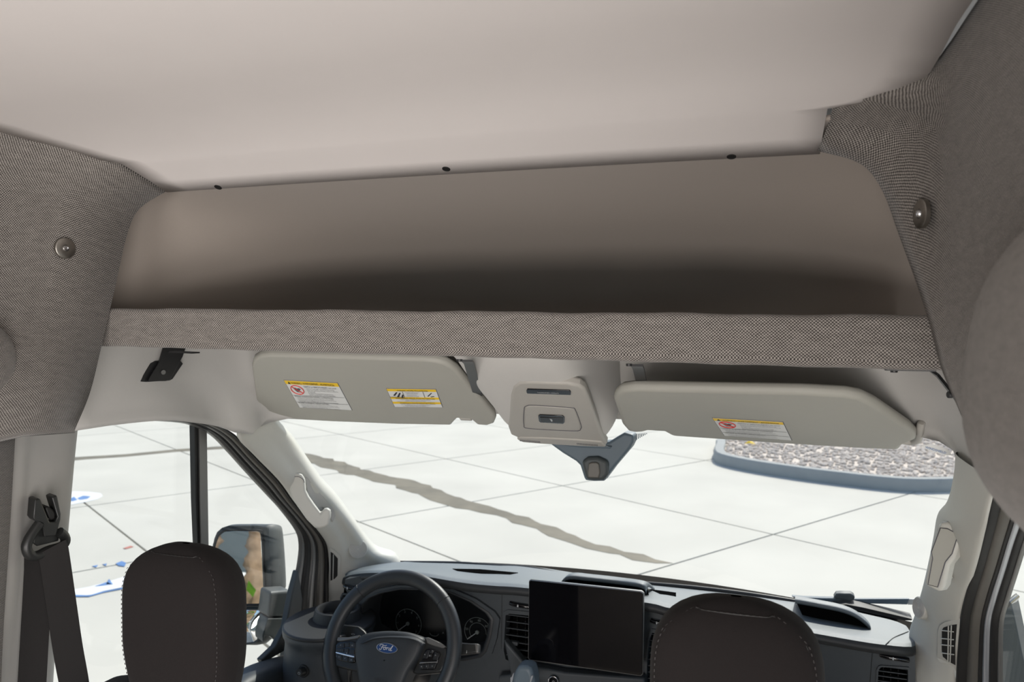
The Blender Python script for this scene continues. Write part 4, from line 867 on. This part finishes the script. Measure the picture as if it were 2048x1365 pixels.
# upper bevelled brow of the cover
grid('cover_brow', [[FS(*q,.020) for q in C6([(640,855),(720,800),(800,785),(920,780),(1050,788),(1130,810),(1190,850)])], [FS(*q,.028) for q in C6([(680,850),(740,822),(810,806),(920,800),(1050,808),(1120,830),(1160,870)])]], M['hub'], hub, nu=24)
# spokes
lsp = slab('spoke', [FS(*q,.004) for q in C6([(440,850),(470,825),(600,790),(660,790),(650,900),(650,1090),(560,1070),(440,1040),(420,950)])], -wn_*.02, M['blackp'], sw_, bevel=.005)
rsp = slab('spoke', [FS(*q,.004) for q in C6([(1160,800),(1210,800),(1300,840),(1365,890),(1370,1000),(1320,1090),(1130,1110),(1080,1090),(1120,1000)])], -wn_*.02, M['blackp'], sw_, bevel=.005)
for L in ([(462,830),(470,800),(560,800),(650,783),(640,810),(560,822),(500,833)], [(1190,805),(1210,800),(1290,835),(1355,880),(1330,890),(1260,870),(1205,850)]):
    slab('spoke_trim', [FS(*q,.008) for q in C6(L)], -wn_*.012, M['satin'], sw_, bevel=.002)
slab('lower_spoke', [wc+wu*a+wv*b for a,b in ((-.05,-.05),(.05,-.05),(.035,-.165),(-.035,-.165))], -wn_*.015, M['blackp'], sw_, bevel=.004)
def pod_(spk, outline, btns, bar, icons):
    pl = slab('button_pod', [FS(*q,.010) for q in C6(outline)], -wn_*.008, M['gloss'], spk, bevel=.002)
    for L in btns: slab('wheel_button', [FS(*q,.0125) for q in C6(L)], -wn_*.004, M['button'], spk, bevel=.001)
    slab('chrome_bar', [FS(*q,.0135) for q in C6(bar)], -wn_*.004, M['chrome'], spk, bevel=.0008)
    for x, y, s in icons: text('button_icon', s, FS(*C6p(x,y),.0132), wu, wv, .006, M['icon'], spk, align='CENTER')
pod_(lsp, [(455,860),(490,838),(590,832),(625,850),(612,1000),(592,1012),(475,988),(452,955)],
     [[(468,870),(495,850),(525,848),(525,888),(465,888)],[(530,845),(565,842),(565,880),(530,880)],[(570,842),(615,852),(612,892),(570,890)],[(462,895),(522,895),(520,920),(460,918)],[(530,890),(562,890),(560,930),(530,928)],[(568,900),(610,900),(606,940),(568,935)],[(460,940),(505,948),(505,988),(478,982)],[(510,950),(555,958),(555,1000),(510,992)],[(560,960),(605,968),(600,1002),(590,1005),(560,1002)]],
     [(455,922),(460,920),(608,955),(610,966),(600,966),(455,930)], [(495,872,'+'),(495,910,'-'),(590,872,'o'),(545,936,'v'),(482,968,'<'),(530,980,'>'),(582,990,'x')])
pod_(rsp, [(1192,905),(1220,890),(1300,918),(1312,940),(1272,1055),(1252,1066),(1150,1066),(1138,1050)],
     [[(1182,930),(1205,905),(1228,905),(1205,975),(1168,975)],[(1235,905),(1262,910),(1245,935),(1225,932)],[(1215,938),(1245,938),(1238,962),(1208,962)],[(1268,918),(1300,932),(1290,990),(1250,985)],[(1140,1022),(1178,1020),(1170,1060),(1142,1058)],[(1182,1020),(1225,1018),(1212,1060),(1175,1060)],[(1230,1016),(1282,1012),(1265,1058),(1218,1060)]],
     [(1145,1005),(1288,1000),(1290,1010),(1142,1018)], [(1186,950,'<'),(1248,922,'^'),(1226,956,'o'),(1272,955,'='),(1158,1046,'x'),(1200,1044,'c'),(1246,1042,'v')])
# oval emblem
ec = FS(*C6p(876,890),.0255)
tube('emblem_ring', ell(ec, wu, wv, .0285, .0116, 48), .0011, M['chrome'], hub, k=6, closed=True)
slab('emblem', ell(ec, wu, wv, .0285, .0116, 48), -wn_*.004, M['blue'], hub, bevel=.001)
def stroke(pts): tube('emblem_script', [ec+wn_*.0008+wu*(a*.00185)+wv*(b*.00185) for a,b in pts], .00062, M['white'], hub, n=6*len(pts), k=5)
stroke([(-10.5,1.2),(-11,2.6),(-9,3.7),(-6,3.2),(-3.4,2.6),(-1.6,3.2),(-1.2,3.9)]); stroke([(-6.2,3.0),(-7,0.6),(-8,-2),(-9.4,-3.2),(-10.6,-2.6),(-10.2,-1.4)])
stroke([(-8.6,.2),(-6,.7),(-4,.4)]); stroke([(-3.2,.8),(-4.6,-.4),(-4.2,-2.2),(-2.6,-2.2),(-1.6,-.6),(-2.0,.8),(-3.2,.8),(-.6,.2)])
stroke([(-.6,.6),(.4,.6),(.1,-1.0),(-.4,-2.3),(.3,-.4),(1.6,.9),(2.6,.6)]); stroke([(5.8,.5),(4.4,.7),(3.2,-.6),(3.4,-2.1),(4.6,-2.1),(6.0,-.2),(7.6,3.6),(8.6,3.9),(7.6,2.6),(6.2,-.6),(5.9,-2.0),(6.8,-2.4),(8.2,-1.6)])
# stalks and column
col = thing('steering_column', 'dark steering column shroud behind the wheel', 'column', wc-wn_*.12)
box('column_shroud', wc-wn_*.10-wv*.03, (.13,.12,.10), M['blackp'], col, bevel=.03, ax=(wu, -wn_, wv), seg=4)
CS = lambda L: [WP(a,b,wc-wn_*.03,wn_) for a,b in C6(L)]
ls = slab('indicator_stalk', CS([(470,760),(490,705),(520,695),(640,710),(690,750),(715,790),(650,810),(520,805),(475,795)]), -wn_*.02, M['blackp'], col, bevel=.004)
text('stalk_icon', '<>', WP(*C6p(580,785),wc-wn_*.0295,wn_), wu, wv, .010, M['icon'], ls)
rs = slab('wiper_stalk', CS([(1400,840),(1500,845),(1560,850),(1600,850),(1628,870),(1620,925),(1590,932),(1560,935),(1500,942),(1400,950)]), -wn_*.02, M['blackp'], col, bevel=.004)
slab('stalk_tip', [WP(a,b,wc-wn_*.0285,wn_) for a,b in C6([(1592,850),(1626,855),(1624,925),(1600,930)])], -wn_*.02, M['satin'], rs, bevel=.003)
text('stalk_icon', '1', WP(*C6p(1520,930),wc-wn_*.0295,wn_), wu, wv, .010, M['icon'], rs)

# ================================================================== SEATS
def seat(x, y, ztop, lab):
    t = thing('front_seat', lab, 'seat', V(x,y+.1,-1.38), 'front seats')
    # headrest: stacked rounded sections, wider behind, tapering forward
    def sec(u, z):      # outline in plan for height parameter u 0..1
        k1 = (1-max(0,(u-.46)/.54)**4.2)**.5*(1-.13*max(0,(.35-u)/.35)**1.8); k2 = (1-max(0,(u-.62)/.38)**2.8)**.5
        w = .1075*k1; mid = .008; d0 = mid-.056*k2*(1-.2*max(0,.3-u)); d1 = mid+.050*k2
        P = []
        for q in range(48):
            a = 2*math.pi*q/48; ca, sa = math.cos(a), math.sin(a)
            f = lambda v, e: math.copysign(abs(v)**e, v)
            px = f(ca,.42)*w*(1-.10*max(0,sa)); py = (d0+d1)/2+f(sa,.6)*(d1-d0)/2
            P.append(V(x+px, y+py, z))
        return P
    H = .238; zb_ = ztop-H; rows = []
    us = [i/18*.8 for i in range(19)]+[.85,.89,.92,.95,.97,.985,.995,.9995]
    for u in us: rows.append(sec(u, zb_+H*u))
    c0 = sum(rows[0],Vector())/48
    rows = [[p.lerp(c0, .97)-dz*.010 for p in rows[0]], [p.lerp(c0, .4)-dz*.008 for p in rows[0]], [p.lerp(c0, .06)-dz*.004 for p in rows[0]]]+rows
    hd = grid('headrest', [r+r[:1] for r in rows], M['seat'], t)
    # stitched seam: up one rear corner, over the top, down the other
    if True:
        K = [k_ for k_ in range(4, 23)]
        R = [rows[k_][43] for k_ in K]; Lf = [rows[k_][29] for k_ in K]
        top = []
        for f in (.12,.3,.5,.7,.88):
            q = 43-14*f; i0 = int(q); top.append(rows[25][i0].lerp(rows[25][i0+1], q-i0))
        path = R+top+Lf[::-1]
        path = spline([p+Vector((0,-.0012,.0004)) for p in path], 150)
        tube('seam_groove', [p+Vector(((-.003 if p.x > x else .003),.0008,-.001)) for p in path], .0010, M['rubber'], hd, k=5)
        vs_, fs = [], []
        for i in range(0, 148, 2):
            a, b = path[i], path[i].lerp(path[i+1], .85); o_ = len(vs_)
            for p in (a, b):
                for dx, dy in ((-1,0),(0,-1),(1,0),(0,1)): vs_.append(p+Vector((dx*.0007,dy*.0009,dx*.0003)))
            fs += [(o_+j, o_+(j+1) % 4, o_+4+(j+1) % 4, o_+4+j) for j in range(4)]+[(o_,o_+1,o_+2,o_+3),(o_+4,o_+5,o_+6,o_+7)]
        emit('stitching', vs_, fs, M['stitch'], hd, ang=None)
    for s in (-1,1):
        ps = tube('headrest_post', [V(x+s*.052,y+.01,zb_+.01), V(x+s*.052,y+.012,zb_-.06)], .006, M['chrome'], t, k=12)
        disc('post_collar', V(x+s*.052,y+.012,zb_-.028), (0,0,1), .018, .012, M['blackp'], ps, k=24, prof=[(.007,.012),(.014,.012),(.018,.006),(.019,-.012)])
    bk = []
    for zz, w, d0, d1 in ((zb_-.022,.10,-.02,.03),(zb_-.026,.165,-.035,.045),(zb_-.045,.215,-.05,.06),(zb_-.10,.235,-.06,.075),(zb_-.25,.245,-.065,.085),(zb_-.50,.25,-.06,.10),(zb_-.62,.25,-.06,.10)):
        P = []
        for q in range(44):
            a = 2*math.pi*q/44; f = lambda v, e: math.copysign(abs(v)**e, v)
            P.append(V(x+f(math.cos(a),.45)*w, y+.015+(d0+d1)/2+f(math.sin(a),.5)*(d1-d0)/2, zz))
        bk.append(P+P[:1])
    grid('backrest', bk, M['seat'], t, nv=30)
    box('seat_cushion', V(x,y+.32,zb_-.60), (.50,.52,.13), M['seat'], t, bevel=.04, seg=4)
    box('seat_base', V(x,y+.30,-1.22), (.42,.42,.38), M['blackp'], t, bevel=.02)
seat(-.455,1.07,-.372,'black cloth driver seat with headrest in front of the window')
seat(.440,1.05,-.352,'black cloth passenger seat with headrest in front of the touchscreen side')

# ================================================================== MIRRORS AND WIPER
ml = thing('door_mirror', 'large dark driver door mirror with two stacked glasses outside the window', 'mirror', W(500,1290,2.0), 'door mirrors')
CM = lambda L: crop(L,4.55,400,1030)
mn = Vector((.285,-.958,.17)).normalized(); mp0 = W(480,1180,2.0)
FM = lambda a,b,h=0: WP(a,b,mp0+mn*h,mn)
hz = [(110,330),(130,220),(155,160),(200,120),(260,102),(520,100),(580,110),(625,125),(660,700),(610,760),(640,1000),(560,1160),(430,1185),(250,1150),(150,900)]
hz = [FM(*q) for q in CM(hz)]
ch = sum(hz, Vector())/len(hz)
rows = [[p+mn*.002 for p in offset2(hz,ch,.97)], hz, [p-mn*.04+Vector((.012,0,0)) for p in offset2(hz,ch,1.02)], [p-mn*.09+Vector((.02,0,0)) for p in offset2(hz,ch,.93)], [p-mn*.125+Vector((.02,0,0)) for p in offset2(hz,ch,.72)], [p-mn*.135+Vector((.02,0,0)) for p in offset2(hz,ch,.1)]]
rows = [spline(r, 50, True) for r in rows]
grid('mirror_shell', [r+r[:1] for r in rows], M['mirrorh'], ml, nv=20)
slab('shell_face', hz, -mn*.004, M['mirrorh'], ml)
slab('mirror_pane', [FM(*q,.0055) for q in CM([(130,330),(150,250),(175,190),(225,155),(300,148),(520,150),(545,160),(555,200),(583,780),(570,805),(540,812),(380,815),(140,800)])], -mn*.003, M['mirror'], ml, bevel=.0008)
tube('pane_rim', spline([FM(*q,.006) for q in CM([(122,330),(145,240),(170,180),(220,145),(300,138),(525,140),(555,155),(566,200),(592,785),(575,818),(540,822),(380,825),(130,810)])],60,True), .0035, M['rubber'], ml, k=6, closed=True)
lpn = CM([(160,880),(300,872),(520,872),(560,880),(572,910),(560,990),(520,1130),(470,1160),(380,1165),(180,1140)])
q_ = [FM(*p,.0055) for p in lpn]; cq = sum(q_, Vector())/len(q_)
P = spline(q_, 40, True); rows = [[cq+(p-cq)*s+mn*(.004*(1-s*s)) for p in P] for s in (1,.8,.6,.4,.2,.02)]
fixn(grid('wide_angle_pane', [r+r[:1] for r in rows], M['mirror'], ml))
tube('pane_rim', spline([FM(*p,.006) for p in CM([(150,870),(300,862),(520,862),(570,872),(582,910),(570,995),(528,1140),(475,1170),(380,1175),(170,1150)])],50,True), .003, M['mirrorh'], ml, k=6, closed=True)
slab('mirror_arm', [WX(a,b,-.93) for a,b in CM([(645,705),(830,690),(835,760),(800,930),(620,935),(630,830)])], Vector((-.06,.03,0)), M['mirrorh'], ml, bevel=.008)
slab('arm_foot', [WX(a,b,-.93) for a,b in CM([(618,945),(795,940),(770,1050),(700,1165),(640,1110),(590,1110),(575,1170),(570,1100)])], Vector((-.05,.03,0)), M['mirrorh'], ml, bevel=.006)
mr = thing('door_mirror', 'dark passenger door mirror shell seen past the door frame', 'mirror', WX(2030,1365,1.0), 'door mirrors')
CMr = lambda L: [W(a,b,1.98) for a,b in crop(L,5.57,1820,1120)]
slab('mirror_shell', CMr([(1010,640),(1030,570),(1060,550),(1110,510),(1130,495),(1160,610),(1200,800),(1250,1040),(1300,1250),(1330,1500),(1050,1500),(1020,1300)]), Vector((.03,.09,0)), M['mirrorh'], mr, bevel=.012, seg=4)
slab('mirror_cap', CMr([(1062,545),(1070,500),(1090,465),(1112,470),(1128,495),(1110,535),(1085,555)]), Vector((.03,.06,0)), M['gloss'], mr, bevel=.004)
wp = thing('windshield_wiper', 'dark wiper arm and blade resting at the base of the windshield', 'wiper', W(1690,1200,2.50))
C8w = lambda L, Y: [W(a,b,Y) for a,b in C8(L)]
slab('wiper_arm', C8w([(150,225),(300,240),(540,248),(700,250),(860,262),(940,280),(900,310),(560,325),(400,300),(250,285)],2.46), Vector((0,.02,0)), M['housing'], wp, bevel=.003)
slab('arm_knuckle', C8w([(710,245),(750,190),(800,185),(940,187),(985,215),(1003,245),(980,275),(930,295),(850,275)],2.45), Vector((0,.03,0)), M['mirrorh'], wp, bevel=.004)
slab('wiper_blade', C8w([(960,262),(1250,258),(1700,258),(1725,262),(1700,335),(1200,322),(920,322)],2.47), Vector((0,.012,0)), M['housing'], wp, bevel=.002)
slab('blade_tip', C8w([(1725,262),(1850,262),(1850,336),(1702,336)],2.475), Vector((0,.006,0)), M['lens'], wp, bevel=.001)
tag(slab('cowl_edge', C8w([(880,330),(1100,370),(1400,440),(1700,510),(1765,530),(1750,545),(1600,545),(1300,495),(1000,430),(700,350)],2.42), Vector((0,.05,0)), M['rubber']), 'black cowl strip below the wiper blade', 'cowl')

# ================================================================== OUTSIDE
gd = thing('ground', 'sunlit concrete parking lot paving', None, (0,8,-.14), kind='structure')
E1 = Vector((math.cos(math.radians(-31)), math.sin(math.radians(-31)), 0)); E2 = Vector((-E1.y, E1.x, 0))
box('joint_bed', Vector((0,8,-.085)), (120,120,.10), M['joint'], gd)
a1 = [-29,-25.6,-22.3,-19.3,-16.4,-13.45,-9.9,-7.22,-4.1,-1.1,1.9,4.9,7.9]; a2 = [-13,-10,-7,-4,-1,2.35,4.43,7.42,10.45,13.4,16.4,19.4,22.4,25.4]
gp = .012
for i in range(len(a1)-1):
    for j in range(len(a2)-1):
        q = [E1*u+E2*v for u, v in ((a1[i]+gp,a2[j]+gp),(a1[i+1]-gp,a2[j]+gp),(a1[i+1]-gp,a2[j+1]-gp),(a1[i]+gp,a2[j+1]-gp))]
        slab('slab', q, Vector((0,0,-.03)), M['concrete'], gd)
# far paving beyond the built slabs
far = [E1*u+E2*v for u, v in ((-60,-50),(50,-50),(50,60),(-60,60))]; hole = [E1*u+E2*v for u, v in ((-29,-13),(7.9,-13),(7.9,25.4),(-29,25.4))]
plate_holes('far_paving', far, [hole], Vector((0,0,-.03)), M['concrete'], gd)
# stain running along the gutter line
def flat(name, px, mt, parent, z=.003, n=None):
    P = [WZ(a,b,z) for a,b in px]
    if n: P = [p+Vector((random.uniform(-.05,.05),random.uniform(-.05,.05),0)) for p in spline(P, n, True)]
    return slab(name, P, Vector((0,0,-.002)), mt, parent)
flat('damp_stain', [(590,905),(640,912),(700,930),(760,948),(830,962),(900,990),(960,1008),(1060,1040),(1130,1065),(1200,1088),(1290,1112),(1345,1128),(1300,1128),(1230,1109),(1150,1088),(1070,1060),(980,1030),(900,1010),(820,983),(740,959),(680,945),(620,926)], M['stain'], gd, n=90)
flat('crack_stain', [(130,916),(250,909),(352,899),(450,893),(450,898),(352,904),(250,914),(130,922)], M['stain'], gd)
C4 = lambda L: crop(L,3.37,0,960)
sy = thing('parking_symbol', 'worn blue and white painted parking symbol on the concrete left of the van', 'road marking', WZ(200,1150,.0))
flat('white_paint', C4([(440,95),(500,78),(600,82),(680,92),(692,110),(660,130),(580,150),(500,165),(430,175)]), M['pwhite'], sy, z=.004)
flat('white_paint', C4([(478,760),(500,740),(600,722),(720,690),(850,650),(1000,620),(1000,690),(850,720),(700,750),(620,775),(540,785),(490,782)]), M['pwhite'], sy, z=.004)
for L in ([(465,130),(500,115),(520,135),(490,145),(465,140)],[(520,125),(560,108),(610,112),(590,128),(540,135)],[(780,565),(820,548),(850,560),(840,585),(800,580)],[(620,583),(660,574),(650,590)],[(690,570),(720,565),(715,580)],[(715,705),(735,668),(760,705)],[(640,718),(720,690),(755,705),(680,715)],[(480,775),(600,780),(700,752),(830,728),(830,735),(700,760),(600,788),(500,788)]):
    flat('blue_paint', C4(L), M['pblue'], sy, z=.006)
flat('red_paint', C4([(830,462),(880,445),(900,452),(850,466)]), M['pred'], sy, z=.005)
# kerbed gravel bed
kb = [(1432,905),(1428,918),(1440,930),(1500,944),(1600,960),(1700,973),(1760,980),(1830,985),(1920,984),(2100,975)]
base = [WZ(a,b,0) for a,b in kb]; base = [base[0]+Vector((.3,1.6,0)), base[0]+Vector((-.02,.6,0))]+base
base = spline(base, 60)
kt = thing('kerbed_gravel_island', 'landscape island with rounded concrete kerb beyond the windshield', 'kerb', base[25]+Vector((0,.3,0)))
rows = []
for off, z in ((0,0),(.0,.14),(.02,.165),(.15,.165),(.16,.10)):
    r = []
    for i, p in enumerate(base):
        t = (base[min(59,i+1)]-base[max(0,i-1)]).normalized(); nn = Vector((-t.y, t.x, 0))
        r.append(p+nn*off+Vector((0,0,z)))
    rows.append(r)
grid('kerb', rows, M['kerb'], kt, ang=40)
inner = rows[-1]
bed = [p+Vector((0,0,.0)) for p in inner]+[Vector((12,14,.10)), Vector((12,24,.10)), Vector((1.5,24,.10))]
slab('gravel_bed', bed, Vector((0,0,-.08)), M['gravel'], kt)
vs_, fs = [], []
ico = bmesh.new(); bmesh.ops.create_icosphere(ico, subdivisions=1, radius=1); iv = [v.co.copy() for v in ico.verts]; if_ = [tuple(v.index for v in f.verts) for f in ico.faces]; ico.free()
poly = [(p.x,p.y) for p in bed]
def inside(x, y):
    c = False; n = len(poly)
    for i in range(n):
        (x1,y1),(x2,y2) = poly[i], poly[i-1]
        if (y1 > y) != (y2 > y) and x < (x2-x1)*(y-y1)/(y2-y1)+x1: c = not c
    return c
cnt = 0
while cnt < 8000:
    x, y = random.uniform(-1.2,5.5), random.uniform(11,20)
    if not inside(x, y): continue
    cnt += 1; r = random.uniform(.016,.042); o_ = len(vs_); sx, sy2, sz = r*random.uniform(.8,1.3), r*random.uniform(.8,1.3), r*random.uniform(.5,.9)
    vs_ += [Vector((x+v.x*sx*random.uniform(.85,1.15), y+v.y*sy2, .105+sz*.4+v.z*sz)) for v in iv]; fs += [tuple(o_+k_ for k_ in f) for f in if_]
gv = emit('gravel', vs_, fs, M['gravel'], kt, smooth=False); gv['kind'] = 'stuff'
yl = WZ(1500,889,.15)
tag(emit('yellow_leaf', [yl+Vector(v) for v in ((-.09,0,0),(0,-.05,.02),(.09,0,0),(0,.06,.07),(0,0,.05))], [(0,1,4),(1,2,4),(2,3,4),(3,0,4)], M['yellow'], smooth=False), 'small yellow leaf lying on the gravel behind the kerb', 'leaf')
# things behind the van that show in the driver mirror
def palm(x0, y0, lean, lab):
    tr = thing('palm_tree', lab, 'tree', (x0,y0,0), 'palms behind the van')
    rows = []
    for k_ in range(64):
        z = k_*.08; r = .16+.035*math.sin(k_*2.4)+.03*random.random()
        rows.append([Vector((x0+lean*z+math.cos(a)*r*(1+.16*math.sin(a*5+k_*1.7)), y0+math.sin(a)*r, z)) for a in [2*math.pi*i/20 for i in range(21)]])
    grid('trunk', rows, M['bark'], tr)
    for k_ in range(70):
        a = random.uniform(0,6.28); z = random.choice([.7,1.0,1.3,2.9,3.2,3.5])+random.uniform(-.12,.12); c = Vector((x0+lean*z+math.cos(a)*.2, y0+math.sin(a)*.2, z)); d = Vector((math.cos(a),math.sin(a),random.uniform(-.2,.8))).normalized(); s = d.cross(Vector((0,0,1))).normalized()
        emit('leaf', [c, c+d*.14+s*.06, c+d*.32, c+d*.14-s*.06, c+d*.14+Vector((0,0,.02))], [(0,1,4),(1,2,4),(2,3,4),(3,0,4)], M['leaf'], tr)
palm(-1.42,-6.4,-.04,'brown palm trunk with green sprouts nearest the van in the driver mirror')
palm(-2.55,-9.6,.02,'brown palm trunk at the outer edge of the driver mirror')
bw = thing('low_building', 'dark grey building with a pale band behind the van', 'building', (-4,-12,0))
box('wall', (-4,-12,2.0), (16,.3,4.0), M['wall'], bw); box('pale_band', (-4,-11.82,1.55), (16,.06,.35), M['pwhite'], bw)
